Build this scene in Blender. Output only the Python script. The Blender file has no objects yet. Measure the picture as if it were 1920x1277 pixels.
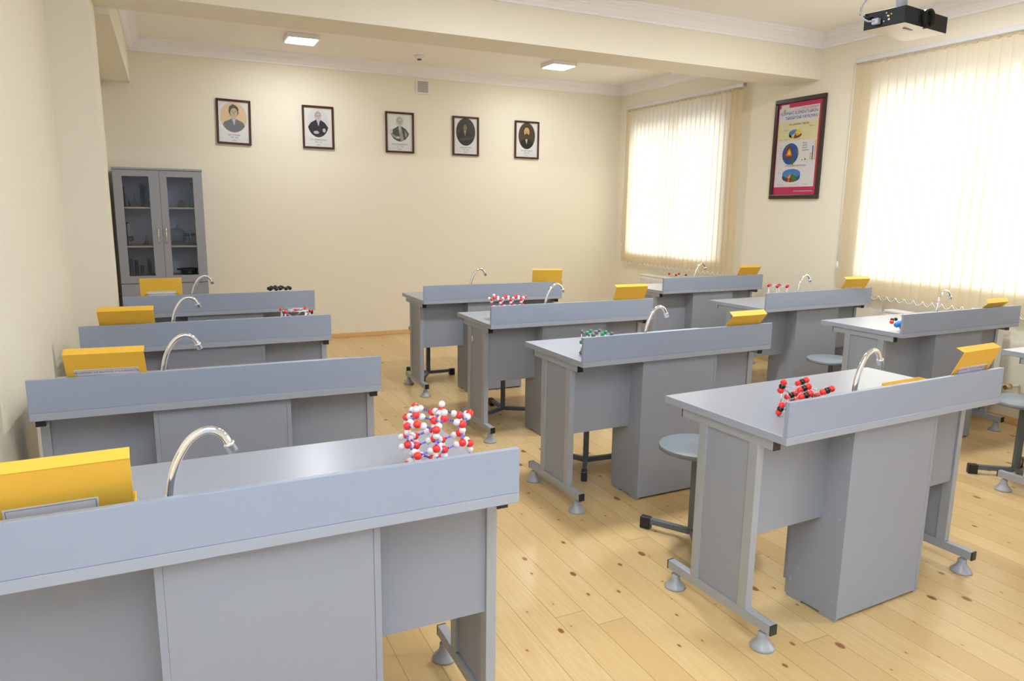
import bpy, bmesh, math, random
from mathutils import Vector, Matrix
PI = math.pi
S = bpy.context.scene
COL = S.collection
random.seed(7)

# ------------------------------------------------------------------ camera, world, sun, exposure
cam_data = bpy.data.cameras.new('camera')
cam = bpy.data.objects.new('camera', cam_data)
COL.objects.link(cam)
cam_data.sensor_width = 36.0
cam_data.lens = 1340.89 / 1920.0 * 36.0
cam_data.clip_start = 0.02
_R = Vector((0.90292976, -0.42957223, 0.01362128))
_U = Vector((0.06570952, 0.16929834, 0.98337192))
_F = Vector((0.42473533, 0.88702073, -0.18109149))
cam.matrix_world = Matrix(((_R.x, _U.x, -_F.x, 0.0), (_R.y, _U.y, -_F.y, 0.0), (_R.z, _U.z, -_F.z, 1.4601), (0, 0, 0, 1)))
S.camera = cam

world = bpy.data.worlds.new('world')
S.world = world
world.use_nodes = True
bg = world.node_tree.nodes['Background']
bg.inputs[0].default_value = (0.55, 0.78, 1.35, 1)
bg.inputs[1].default_value = 0.85

sun_data = bpy.data.lights.new('daylight', 'SUN')
sun_data.energy = 8.8
sun_data.angle = math.radians(50)
sun_data.color = (0.90, 0.95, 1.0)
sun = bpy.data.objects.new('daylight', sun_data)
COL.objects.link(sun)
sun.rotation_euler = Vector((-0.90, 0.12, -0.42)).to_track_quat('-Z', 'Y').to_euler()

fill_data = bpy.data.lights.new('window_daylight', 'AREA')  # fill lamp added outside the unseen third window, tilted up to the ceiling
fill_data.shape = 'RECTANGLE'; fill_data.size = 1.5; fill_data.size_y = 2.1
fill_data.energy = 35.0; fill_data.color = (0.66, 0.82, 1.0)
fill_lamp = bpy.data.objects.new('window_daylight', fill_data)
COL.objects.link(fill_lamp)
fill_lamp.location = (5.9, -1.0, 1.55)
fill_lamp.rotation_euler = Vector((-1, 0.12, 0.6)).to_track_quat('-Z', 'Y').to_euler()

# the photographer's flash, bounced off the ceiling
fl_data = bpy.data.lights.new('camera_flash', 'SPOT')
fl_data.energy = 1150.0; fl_data.spot_size = math.radians(95); fl_data.spot_blend = 0.8; fl_data.shadow_soft_size = 0.06
fl_data.color = (0.68, 0.83, 1.0)
fl = bpy.data.objects.new('camera_flash', fl_data)
COL.objects.link(fl)
fl.location = (0.05, -0.22, 1.62)
fl.rotation_euler = Vector((0.05, -0.10, 1.0)).to_track_quat('-Z', 'Y').to_euler()

S.view_settings.view_transform = 'Standard'
S.view_settings.look = 'None'
S.view_settings.gamma = 1.0
S.view_settings.use_curve_mapping = False
S.view_settings.exposure = 0.22
S.cycles.max_bounces = 10
S.cycles.diffuse_bounces = 6
S.cycles.transparent_max_bounces = 24
S.cycles.sample_clamp_indirect = 4.0
S.cycles.use_denoising = True
S.cycles.blur_glossy = 0.5

# ------------------------------------------------------------------ materials
def mat(name, col, rough=0.5, metal=0.0, spec=0.5, **kw):
    m = bpy.data.materials.new(name)
    m.use_nodes = True
    b = m.node_tree.nodes['Principled BSDF']
    b.inputs['Base Color'].default_value = (*col, 1)
    b.inputs['Roughness'].default_value = rough
    b.inputs['Metallic'].default_value = metal
    b.inputs['Specular IOR Level'].default_value = spec
    for k, v in kw.items():
        b.inputs[k.replace('_', ' ')].default_value = v
    return m

def bumpy(m, scale, strength, dist=0.002, colvar=0.0, detail=4):
    """procedural bump and slight colour variation in object space"""
    nt = m.node_tree; N = nt.nodes; L = nt.links
    b = N['Principled BSDF']
    tc = N.new('ShaderNodeTexCoord')
    nz = N.new('ShaderNodeTexNoise'); nz.inputs['Scale'].default_value = scale; nz.inputs['Detail'].default_value = detail
    L.new(tc.outputs['Object'], nz.inputs['Vector'])
    bp = N.new('ShaderNodeBump'); bp.inputs['Strength'].default_value = strength; bp.inputs['Distance'].default_value = dist
    L.new(nz.outputs['Fac'], bp.inputs['Height']); L.new(bp.outputs['Normal'], b.inputs['Normal'])
    if colvar:
        c = b.inputs['Base Color'].default_value[:]
        mr = N.new('ShaderNodeMapRange'); mr.inputs['To Min'].default_value = 1 - colvar; mr.inputs['To Max'].default_value = 1 + colvar
        L.new(nz.outputs['Fac'], mr.inputs['Value'])
        mx = N.new('ShaderNodeVectorMath'); mx.operation = 'SCALE'
        mx.inputs[0].default_value = c[:3]
        L.new(mr.outputs['Result'], mx.inputs['Scale'])
        L.new(mx.outputs['Vector'], b.inputs['Base Color'])
    return m

M = {}
M['wall'] = bumpy(mat('cream_wall_paint', (0.825, 0.775, 0.645), 0.62, spec=0.3), 60, 0.06, 0.001, 0.012)
M['ceiling'] = bumpy(mat('ceiling_paint', (0.90, 0.87, 0.84), 0.8, spec=0.2), 60, 0.05, 0.001, 0.01)
M['cornice'] = mat('white_plaster', (0.90, 0.89, 0.92), 0.6, spec=0.3)
M['desk'] = bumpy(mat('grey_laminate', (0.295, 0.34, 0.435), 0.33, spec=0.5), 300, 0.05, 0.0004, 0.02)
M['desktop'] = bumpy(mat('grey_laminate_lit_top', (0.325, 0.36, 0.44), 0.27, spec=0.9), 300, 0.04, 0.0004, 0.02)  # screen laminate lightened, window glare on the tops put into the colour
M['deskpanel'] = bumpy(mat('grey_laminate_bounce_tint', (0.275, 0.295, 0.345), 0.42, spec=0.5), 300, 0.05, 0.0004, 0.02)  # less blue laminate, warm bounce from the floor put into the colour
M['edge'] = mat('grey_edge_band', (0.34, 0.37, 0.435), 0.35)
M['metal'] = mat('silver_paint', (0.37, 0.40, 0.45), 0.38, metal=0.25)
M['foot'] = mat('grey_foot_plastic', (0.34, 0.36, 0.38), 0.35)
M['black'] = mat('black_plastic', (0.012, 0.012, 0.014), 0.4)
M['stool'] = mat('stool_grey_blue', (0.22, 0.26, 0.30), 0.4)
M['stooledge'] = mat('stool_edge', (0.15, 0.165, 0.18), 0.5)
M['stoolleg'] = mat('stool_leg_paint', (0.10, 0.115, 0.13), 0.4)
M['chrome'] = mat('chrome', (0.86, 0.86, 0.87), 0.07, metal=1.0)
M['steel'] = mat('steel', (0.6, 0.6, 0.6), 0.25, metal=1.0)
M['gold'] = mat('brass', (0.75, 0.55, 0.25), 0.25, metal=1.0)
M['yellow'] = bumpy(mat('yellow_card', (0.80, 0.47, 0.055), 0.5, spec=0.4), 40, 0.05, 0.001, 0.015)
M['yellowin'] = mat('white_lining', (0.80, 0.78, 0.74), 0.7)
M['paper'] = mat('label_paper', (0.80, 0.78, 0.84), 0.6)
M['ink'] = mat('ink', (0.05, 0.04, 0.05), 0.6)
M['inkmauve'] = mat('ink_mauve', (0.25, 0.08, 0.20), 0.6)
M['white'] = mat('white_plastic', (0.82, 0.82, 0.83), 0.35)
M['radiator'] = mat('radiator_enamel', (0.80, 0.79, 0.76), 0.35)
M['ballwhite'] = mat('ball_white', (0.88, 0.87, 0.88), 0.25)
M['ballred'] = mat('ball_red', (0.80, 0.030, 0.022), 0.22)
M['balldred'] = mat('ball_deep_red', (0.52, 0.012, 0.012), 0.22)
M['ballblack'] = mat('ball_black', (0.012, 0.012, 0.013), 0.25)
M['ballgrey'] = mat('ball_grey', (0.12, 0.13, 0.16), 0.25)
M['ballgreen'] = mat('ball_green', (0.01, 0.27, 0.10), 0.22)
M['ballblue'] = mat('ball_blue', (0.04, 0.27, 0.75), 0.22)
M['ballorange'] = mat('ball_orange', (0.72, 0.10, 0.02), 0.22)
M['purple'] = mat('stick_purple', (0.30, 0.20, 0.85), 0.35)
M['rodwhite'] = mat('rod_white', (0.84, 0.84, 0.88), 0.35)
M['frame'] = bumpy(mat('dark_brown_frame', (0.055, 0.014, 0.008), 0.3), 80, 0.05, 0.001, 0.2)
M['framedark'] = mat('poster_frame', (0.035, 0.016, 0.012), 0.3)
M['print'] = mat('print_paper', (0.80, 0.79, 0.77), 0.25)
M['skirting'] = bumpy(mat('pine_skirting', (0.70, 0.45, 0.20), 0.4), 30, 0.05, 0.001, 0.1)
M['cabinet'] = bumpy(mat('grey_cabinet_laminate', (0.32, 0.33, 0.38), 0.4), 200, 0.05, 0.0004, 0.03)
M['cabdark'] = mat('cabinet_dark_edge', (0.03, 0.025, 0.02), 0.6)
M['cabin'] = mat('cabinet_inside', (0.66, 0.70, 0.80), 0.5)
M['shelf'] = mat('shelf_board', (0.45, 0.43, 0.40), 0.5)
M['rail'] = mat('rail_enamel', (0.66, 0.65, 0.66), 0.35)
M['bead'] = mat('clear_bead', (0.88, 0.86, 0.82), 0.3)
M['projblack'] = mat('projector_black', (0.014, 0.014, 0.015), 0.55, spec=0.25)
M['projbeige'] = mat('projector_cover', (0.62, 0.55, 0.47), 0.35)
M['vga'] = mat('grey_cable', (0.42, 0.44, 0.54), 0.45)
M['lens'] = mat('lens_glass', (0.01, 0.012, 0.03), 0.05)
M['vent'] = mat('vent_grey', (0.42, 0.38, 0.35), 0.6)

def emit_mat(name, col, s):
    m = bpy.data.materials.new(name); m.use_nodes = True
    nt = m.node_tree; nt.nodes.remove(nt.nodes['Principled BSDF'])
    e = nt.nodes.new('ShaderNodeEmission'); e.inputs[0].default_value = (*col, 1); e.inputs[1].default_value = s
    nt.links.new(e.outputs[0], nt.nodes['Material Output'].inputs[0])
    return m
M['led'] = emit_mat('led_diffuser', (1.0, 0.98, 0.95), 14.0)

def glass_mat(name, tint, gloss=0.12, rough=0.02):
    m = bpy.data.materials.new(name); m.use_nodes = True
    nt = m.node_tree; N = nt.nodes; L = nt.links; N.remove(N['Principled BSDF'])
    t = N.new('ShaderNodeBsdfTransparent'); t.inputs[0].default_value = (*tint, 1)
    gl = N.new('ShaderNodeBsdfGlossy'); gl.inputs['Roughness'].default_value = rough; gl.inputs[0].default_value = (1, 1, 1, 1)
    fr = N.new('ShaderNodeLayerWeight'); fr.inputs['Blend'].default_value = gloss
    mx = N.new('ShaderNodeMixShader')
    L.new(fr.outputs['Facing'] if gloss > 0.3 else fr.outputs['Fresnel'], mx.inputs[0])
    L.new(t.outputs[0], mx.inputs[1]); L.new(gl.outputs[0], mx.inputs[2]); L.new(mx.outputs[0], N['Material Output'].inputs[0])
    return m
M['pane'] = glass_mat('window_glass', (0.97, 0.98, 0.97))
M['doorglass'] = glass_mat('cabinet_glass', (0.98, 0.98, 0.98), 0.12)
M['pictureglass'] = glass_mat('picture_glass', (0.98, 0.98, 0.98), 0.08)
M['labglass'] = glass_mat('laboratory_glass', (0.90, 0.93, 0.93), 0.45)

def slat_mat():
    m = bpy.data.materials.new('blind_fabric'); m.use_nodes = True
    nt = m.node_tree; N = nt.nodes; L = nt.links; N.remove(N['Principled BSDF'])
    tc = N.new('ShaderNodeTexCoord')
    mp = N.new('ShaderNodeMapping'); mp.inputs['Scale'].default_value = (220, 220, 6)
    L.new(tc.outputs['Object'], mp.inputs[0])
    nz = N.new('ShaderNodeTexNoise'); nz.inputs['Scale'].default_value = 1.0; nz.inputs['Detail'].default_value = 2
    L.new(mp.outputs[0], nz.inputs[0])
    cr = N.new('ShaderNodeValToRGB')
    cr.color_ramp.elements[0].color = (0.84, 0.74, 0.56, 1); cr.color_ramp.elements[1].color = (0.88, 0.80, 0.64, 1)
    cr.color_ramp.elements[0].position = 0.3; cr.color_ramp.elements[1].position = 0.7
    L.new(nz.outputs['Fac'], cr.inputs[0])
    d = N.new('ShaderNodeBsdfDiffuse'); t = N.new('ShaderNodeBsdfTranslucent')
    L.new(cr.outputs[0], d.inputs[0]); L.new(cr.outputs[0], t.inputs[0])
    mx = N.new('ShaderNodeMixShader'); mx.inputs[0].default_value = 0.62
    L.new(d.outputs[0], mx.inputs[1]); L.new(t.outputs[0], mx.inputs[2]); L.new(mx.outputs[0], N['Material Output'].inputs[0])
    return m
M['slat'] = slat_mat()

def floor_mat():
    m = bpy.data.materials.new('varnished_pine_boards'); m.use_nodes = True
    nt = m.node_tree; N = nt.nodes; L = nt.links
    b = N['Principled BSDF']
    tc = N.new('ShaderNodeTexCoord')
    sx = N.new('ShaderNodeSeparateXYZ'); L.new(tc.outputs['Object'], sx.inputs[0])
    def math_(op, a, bb=None, c=None):
        n = N.new('ShaderNodeMath'); n.operation = op
        for i, v in enumerate((a, bb, c)):
            if v is None: continue
            if isinstance(v, (int, float)): n.inputs[i].default_value = v
            else: L.new(v, n.inputs[i])
        return n.outputs[0]
    BW = 0.118
    xs = math_('DIVIDE', sx.outputs['X'], BW)
    bi = math_('FLOOR', xs); bf = math_('FRACT', xs)
    # per-row random offset along y
    wn = N.new('ShaderNodeTexWhiteNoise'); wn.noise_dimensions = '1D'; L.new(bi, wn.inputs['W'])
    ys = math_('DIVIDE', math_('ADD', sx.outputs['Y'], math_('MULTIPLY', wn.outputs['Value'], 7.0)), 2.3)
    yi = math_('FLOOR', ys); yf = math_('FRACT', ys)
    cx = N.new('ShaderNodeCombineXYZ'); L.new(bi, cx.inputs[0]); L.new(yi, cx.inputs[1])
    wn2 = N.new('ShaderNodeTexWhiteNoise'); wn2.noise_dimensions = '3D'; L.new(cx.outputs[0], wn2.inputs['Vector'])
    # seams
    ex = math_('MINIMUM', bf, math_('SUBTRACT', 1.0, bf))
    seamx = math_('LESS_THAN', ex, 0.011)
    ey = math_('MINIMUM', yf, math_('SUBTRACT', 1.0, yf))
    seamy = math_('LESS_THAN', ey, 0.0006)
    seam = math_('MAXIMUM', seamx, seamy)
    # grain: warped bands along y, different per board
    gv = N.new('ShaderNodeCombineXYZ')
    L.new(math_('MULTIPLY', sx.outputs['X'], 9.0), gv.inputs[0]); L.new(math_('MULTIPLY', sx.outputs['Y'], 0.55), gv.inputs[1])
    L.new(math_('MULTIPLY', wn2.outputs['Value'], 37.0), gv.inputs[2])
    g1 = N.new('ShaderNodeTexNoise'); g1.inputs['Scale'].default_value = 1.6; g1.inputs['Detail'].default_value = 2; L.new(gv.outputs[0], g1.inputs[0])
    rings = math_('SINE', math_('MULTIPLY', g1.outputs['Fac'], 70.0))
    g2 = N.new('ShaderNodeTexNoise'); g2.inputs['Scale'].default_value = 30.0; g2.inputs['Detail'].default_value = 3
    L.new(gv.outputs[0], g2.inputs[0])
    # knots
    kv = N.new('ShaderNodeCombineXYZ')
    L.new(math_('MULTIPLY', sx.outputs['X'], 8.5), kv.inputs[0]); L.new(math_('MULTIPLY', sx.outputs['Y'], 5.0), kv.inputs[1])
    vo = N.new('ShaderNodeTexVoronoi'); vo.voronoi_dimensions = '2D'; vo.feature = 'F1'; vo.inputs['Scale'].default_value = 1.0; vo.inputs['Randomness'].default_value = 1.0
    L.new(kv.outputs[0], vo.inputs['Vector'])
    sc = N.new('ShaderNodeSeparateColor'); L.new(vo.outputs['Color'], sc.inputs[0])
    kr = math_('MULTIPLY', math_('POWER', sc.outputs[0], 3.0), 0.095)
    kn = math_('SMOOTH_MIN', math_('MULTIPLY', math_('SUBTRACT', math_('ADD', kr, 0.036), vo.outputs['Distance']), 34.0), 1.0, 0.1)
    kn = math_('MULTIPLY', math_('MAXIMUM', kn, 0.0), math_('GREATER_THAN', sc.outputs[1], 0.48))
    halo = math_('MAXIMUM', math_('SUBTRACT', 1.0, math_('MULTIPLY', vo.outputs['Distance'], 5.0)), 0.0)
    halo = math_('MULTIPLY', halo, math_('GREATER_THAN', sc.outputs[1], 0.48))
    # colours
    cr = N.new('ShaderNodeValToRGB'); L.new(wn2.outputs['Value'], cr.inputs[0])
    e = cr.color_ramp.elements
    e[0].color = (0.57, 0.40, 0.18, 1); e[1].color = (0.68, 0.51, 0.265, 1)
    e2 = e.new(0.5); e2.color = (0.635, 0.465, 0.225, 1)
    def mix(f, a, col):
        n = N.new('ShaderNodeMix'); n.data_type = 'RGBA'
        if isinstance(f, (int, float)): n.inputs[0].default_value = f
        else: L.new(f, n.inputs[0])
        L.new(a, n.inputs[6]); n.inputs[7].default_value = (*col, 1)
        return n.outputs[2]
    c = mix(math_('MULTIPLY', math_('ADD', rings, 1.0), 0.15), cr.outputs[0], (0.58, 0.33, 0.11))
    c = mix(math_('MULTIPLY', g2.outputs['Fac'], 0.16), c, (0.62, 0.38, 0.15))
    c = mix(math_('MULTIPLY', halo, 0.22), c, (0.55, 0.27, 0.08))
    c = mix(kn, c, (0.25, 0.085, 0.028))
    c = mix(math_('MULTIPLY', seam, 0.62), c, (0.16, 0.075, 0.02))
    L.new(c, b.inputs['Base Color'])
    b.inputs['Roughness'].default_value = 0.28
    b.inputs['Specular IOR Level'].default_value = 0.5
    bp = N.new('ShaderNodeBump'); bp.inputs['Strength'].default_value = 0.25; bp.inputs['Distance'].default_value = 0.001
    L.new(math_('SUBTRACT', math_('MULTIPLY', g1.outputs['Fac'], 0.6), seam), bp.inputs['Height']); L.new(bp.outputs['Normal'], b.inputs['Normal'])
    return m
M['floor'] = floor_mat()

# ------------------------------------------------------------------ helpers
class MB:
    """collects shapes into one bmesh"""
    def __init__(s): s.bm = bmesh.new()
    def box(s, x0, x1, y0, y1, z0, z1, bev=0.0, mtx=None):
        t = bmesh.new()
        bmesh.ops.create_cube(t, size=1.0)
        for v in t.verts:
            v.co = Vector(((x0 + x1) / 2 + v.co.x * (x1 - x0), (y0 + y1) / 2 + v.co.y * (y1 - y0), (z0 + z1) / 2 + v.co.z * (z1 - z0)))
        if bev: bmesh.ops.bevel(t, geom=t.edges[:], offset=bev, segments=2, affect='EDGES', profile=0.5)
        if mtx is not None: t.transform(mtx)
        s.add(t); return s
    def add(s, t):
        me = bpy.data.meshes.new('tmp'); t.to_mesh(me); t.free(); s.bm.from_mesh(me); bpy.data.meshes.remove(me)
    def lathe(s, prof, seg=24, mtx=None, close=False):
        t = bmesh.new(); rings = []
        for r, z in prof:
            if r < 1e-6: rings.append([t.verts.new((0, 0, z))])
            else: rings.append([t.verts.new((r * math.cos(2 * PI * k / seg), r * math.sin(2 * PI * k / seg), z)) for k in range(seg)])
        for a, b in zip(rings, rings[1:]):
            for k in range(seg):
                k2 = (k + 1) % seg
                if len(a) == 1 and len(b) == 1: continue
                if len(a) == 1: t.faces.new((a[0], b[k], b[k2])) if False else t.faces.new((b[k], a[0], b[k2]))
                elif len(b) == 1: t.faces.new((a[k], a[k2], b[0]))
                else: t.faces.new((a[k], a[k2], b[k2], b[k]))
        for f in t.faces: f.smooth = True
        bmesh.ops.recalc_face_normals(t, faces=t.faces[:])
        if mtx is not None: t.transform(mtx)
        s.add(t); return s
    def cyl(s, p, q, r, seg=16, r2=None):
        p = Vector(p); q = Vector(q); d = q - p; L_ = d.length
        m_ = Matrix.Translation(p) @ d.to_track_quat('Z', 'Y').to_matrix().to_4x4()
        r2 = r if r2 is None else r2
        t = bmesh.new()
        bmesh.ops.create_cone(t, cap_ends=True, segments=seg, radius1=r, radius2=r2, depth=L_)
        t.transform(m_ @ Matrix.Translation((0, 0, L_ / 2)))
        for f in t.faces: f.smooth = len(f.verts) == 4
        s.add(t); return s
    def ball(s, c, r, sub=3):
        t = bmesh.new(); bmesh.ops.create_icosphere(t, subdivisions=sub, radius=r)
        t.transform(Matrix.Translation(c))
        for f in t.faces: f.smooth = True
        s.add(t); return s
    def tube(s, pts, rad, seg=14, caps=True):
        t = bmesh.new(); pts = [Vector(p) for p in pts]; n = len(pts); rings = []
        up = None
        for i, p in enumerate(pts):
            d = (pts[min(i + 1, n - 1)] - pts[max(i - 1, 0)]).normalized()
            if up is None:
                up = Vector((0, 1, 0)) if abs(d.y) < 0.9 else Vector((1, 0, 0))
            x = up.cross(d).normalized(); y = d.cross(x).normalized(); up = y
            r = rad[i] if isinstance(rad, (list, tuple)) else rad
            rings.append([t.verts.new(p + x * r * math.cos(2 * PI * k / seg) + y * r * math.sin(2 * PI * k / seg)) for k in range(seg)])
        for a, b in zip(rings, rings[1:]):
            for k in range(seg): t.faces.new((a[k], a[(k + 1) % seg], b[(k + 1) % seg], b[k])).smooth = True
        if caps: t.faces.new(rings[0][::-1]); t.faces.new(rings[-1])
        bmesh.ops.recalc_face_normals(t, faces=t.faces[:])
        s.add(t); return s
    def poly(s, pts, thick=None, n=(0, 0, 1)):
        """flat polygon (3-D points); optional thickness along -n"""
        t = bmesh.new(); vs = [t.verts.new(p) for p in pts]; f = t.faces.new(vs)
        if thick:
            r = bmesh.ops.extrude_face_region(t, geom=[f])
            bmesh.ops.translate(t, verts=[v for v in r['geom'] if isinstance(v, bmesh.types.BMVert)], vec=Vector(n) * thick)
            bmesh.ops.recalc_face_normals(t, faces=t.faces[:])
        s.add(t); return s
    def mesh(s, name):
        me = bpy.data.meshes.new(name); s.bm.to_mesh(me); s.bm.free(); return me
    def build(s, name, m, parent=None, label=None):
        me = s.mesh(name); me.materials.append(m)
        return link(name, me, parent, label)

def link(name, me, parent=None, label=None, loc=None, mtx=None):
    o = bpy.data.objects.new(name, me); COL.objects.link(o)
    if parent is not None: o.parent = parent
    if mtx is not None: o.matrix_basis = mtx
    if loc is not None: o.location = loc
    if label: o['label'] = label
    return o

def empty(name, loc, rz=0.0, label=None, cat=None, group=None, parent=None):
    o = bpy.data.objects.new(name, None); COL.objects.link(o)
    o.empty_display_size = 0.1
    o.location = loc; o.rotation_euler = (0, 0, rz)
    tag(o, label, cat, group)
    return o
def tag(o, label=None, cat=None, group=None, kind=None):
    if label: o['label'] = label
    if cat: o['category'] = cat
    if group: o['group'] = group
    if kind: o['kind'] = kind
    return o
def copy_tree(o, parent=None):
    c = o.copy(); COL.objects.link(c); c.parent = parent
    for ch in [k for k in list(COL.objects) if k.parent == o]: copy_tree(ch, c)
    return c
def structure(name, mb, m, parent=None):
    o = mb.build(name, m, parent)
    if parent is None: o['kind'] = 'structure'
    return o

def text_mesh(name, body, size, m, parent, mtx, align='CENTER', sx=1.0, depth=0.0):
    cu = bpy.data.curves.new('t', 'FONT'); cu.body = body; cu.size = size; cu.align_x = align; cu.align_y = 'CENTER'; cu.resolution_u = 2
    cu.extrude = depth
    ob = bpy.data.objects.new('t', cu); COL.objects.link(ob)
    bpy.context.view_layer.update()
    dg = bpy.context.evaluated_depsgraph_get()
    me = bpy.data.meshes.new_from_object(ob.evaluated_get(dg))
    bpy.data.objects.remove(ob); bpy.data.curves.remove(cu)
    me.transform(Matrix.Diagonal((sx, 1, 1, 1))); me.name = name
    me.materials.clear(); me.materials.append(m)
    return link(name, me, parent, mtx=mtx)

# ------------------------------------------------------------------ room shell
XR, YB, ZC, YN, YF = 5.354, 8.035, 3.0, 4.885, 5.27     # right wall, back wall, ceiling, beam near/far face
XL, XLB, XP, XS = -0.535, -0.475, -0.315, -0.234          # left wall front/back bay, pier face, soffit face
Y0 = -2.2                                                  # the room goes on behind the photographer
structure('wall_blocker', MB().box(1.75, XR + 0.45, Y0 - 0.15, Y0, 0, ZC), M['wall'])  # unseen partial wall, added to hold daylight off the right foreground desk
structure('floor', MB().box(XL - 0.3, XR + 0.45, Y0, YB + 0.2, -0.12, 0.0), M['floor'])
structure('ceiling', MB().box(XL - 0.3, XR + 0.45, Y0, YB + 0.2, ZC, ZC + 0.15), M['ceiling'])
structure('wall_back', MB().box(XL - 0.3, XR + 0.45, YB, YB + 0.2, 0.0, ZC), M['wall'])
structure('wall_left', MB().box(XL - 0.2, XL, Y0, YN + 0.01, 0, ZC).box(XL - 0.2, XLB, YF - 0.01, YB, 0, ZC), M['wall'])
# right wall with two window openings (plus one more behind the photographer)
W1 = (5.97, 7.70, 0.95, 2.61)
W2 = (2.30, 4.27, 0.95, 2.61)
W3 = (-2.0, 0.0, 0.95, 2.61)
wr = MB()
TH = 0.38
wr.box(XR, XR + TH, Y0, YB, 0, 0.95).box(XR, XR + TH, Y0, YB, 2.61, ZC)
for a, b in ((W1[1], YB), (W2[1], W1[0]), (W3[1], W2[0]), (Y0, W3[0])): wr.box(XR, XR + TH, a, b, 0.95, 2.61)
structure('wall_right', wr, M['wall'])
# pier on the left wall, cross beam and small soffit along the left wall
structure('trim_1', MB().box(XL - 0.2, XP, YN, YF, 0, ZC), M['wall'])
structure('trim_2', MB().box(XP - 0.005, XR, YN, YF, 2.632, ZC), M['wall'])
structure('trim_3', MB().box(XL - 0.1, XS, YF, YB, 2.594, ZC), M['wall'])

CP = [(0, 2.888), (0.016, 2.888), (0.018, 2.906), (0.030, 2.912), (0.046, 2.930), (0.052, 2.948), (0.060, 2.948), (0.064, 2.962), (0.088, 2.972), (0.096, 2.984), (0.110, 2.984), (0.112, 3.0), (0, 3.0)]
def cornice(name, pts):
    """crown moulding swept along wall corner points; inward offset to the left of travel, mitred"""
    t = bmesh.new(); rings = []; n = len(pts); P = [Vector(p) for p in pts]
    for i in range(n):
        d0 = (P[i] - P[i - 1]).normalized() if i else (P[1] - P[0]).normalized()
        d1 = (P[i + 1] - P[i]).normalized() if i < n - 1 else d0
        n0 = Vector((-d0.y, d0.x)); n1 = Vector((-d1.y, d1.x)); m_ = (n0 + n1); m_ /= (1 + n0.dot(n1))
        rings.append([t.verts.new((P[i].x + m_.x * a, P[i].y + m_.y * a, z)) for a, z in CP])
    k = len(CP)
    for a, b in zip(rings, rings[1:]):
        for j in range(k): t.faces.new((a[j], a[(j + 1) % k], b[(j + 1) % k], b[j]))
    t.faces.new(rings[0][::-1]); t.faces.new(rings[-1]); bmesh.ops.recalc_face_normals(t, faces=t.faces[:])
    mb = MB(); mb.add(t)
    return structure(name, mb, M['cornice'])
cornice('trim_4', [(XR, YF), (XR, YB), (XS, YB), (XS, YF)])
cornice('trim_5', [(XR, Y0), (XR, YN), (XL, YN), (XL, Y0)])
# skirting
def skirt(name, x0, x1, y0, y1):
    structure(name, MB().box(x0, x1, y0, y1, 0, 0.05, 0.004), M['skirting'])
skirt('baseboard_back', XLB, XR, YB - 0.018, YB)
skirt('baseboard_right', XR - 0.018, XR, Y0, YB - 0.018)
skirt('baseboard_left', XL, XL + 0.018, Y0, YN)

# ------------------------------------------------------------------ windows
def window(n, w):
    y0, y1, z0, z1 = w
    xa, xb = XR + 0.24, XR + 0.31
    f = 0.07
    fr = MB().box(xa, xb, y0, y1, z0, z0 + f, 0.004).box(xa, xb, y0, y1, z1 - f, z1, 0.004).box(xa, xb, y0, y0 + f, z0 + f, z1 - f, 0.004).box(xa, xb, y1 - f, y1, z0 + f, z1 - f, 0.004)
    o = fr.build('window_%d' % n, M['white']); o['kind'] = 'structure'
    mid = (y0 + y1) / 2
    MB().box(xa, xb, mid - 0.045, mid + 0.045, z0 + f, z1 - f, 0.004).build('mullion', M['white'], o)
    for a, b in ((y0 + f, mid - 0.045), (mid + 0.045, y1 - f)):
        MB().box(xa + 0.03, xa + 0.036, a, b, z0 + f, z1 - f).build('window_pane', M['pane'], o)
    MB().box(XR + 0.001, xa, y0 + 0.002, y1 - 0.002, z0, z0 + 0.018, 0.004).build('window_sill', M['white'], o)
window(1, W1); window(2, W2); window(3, W3)

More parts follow.
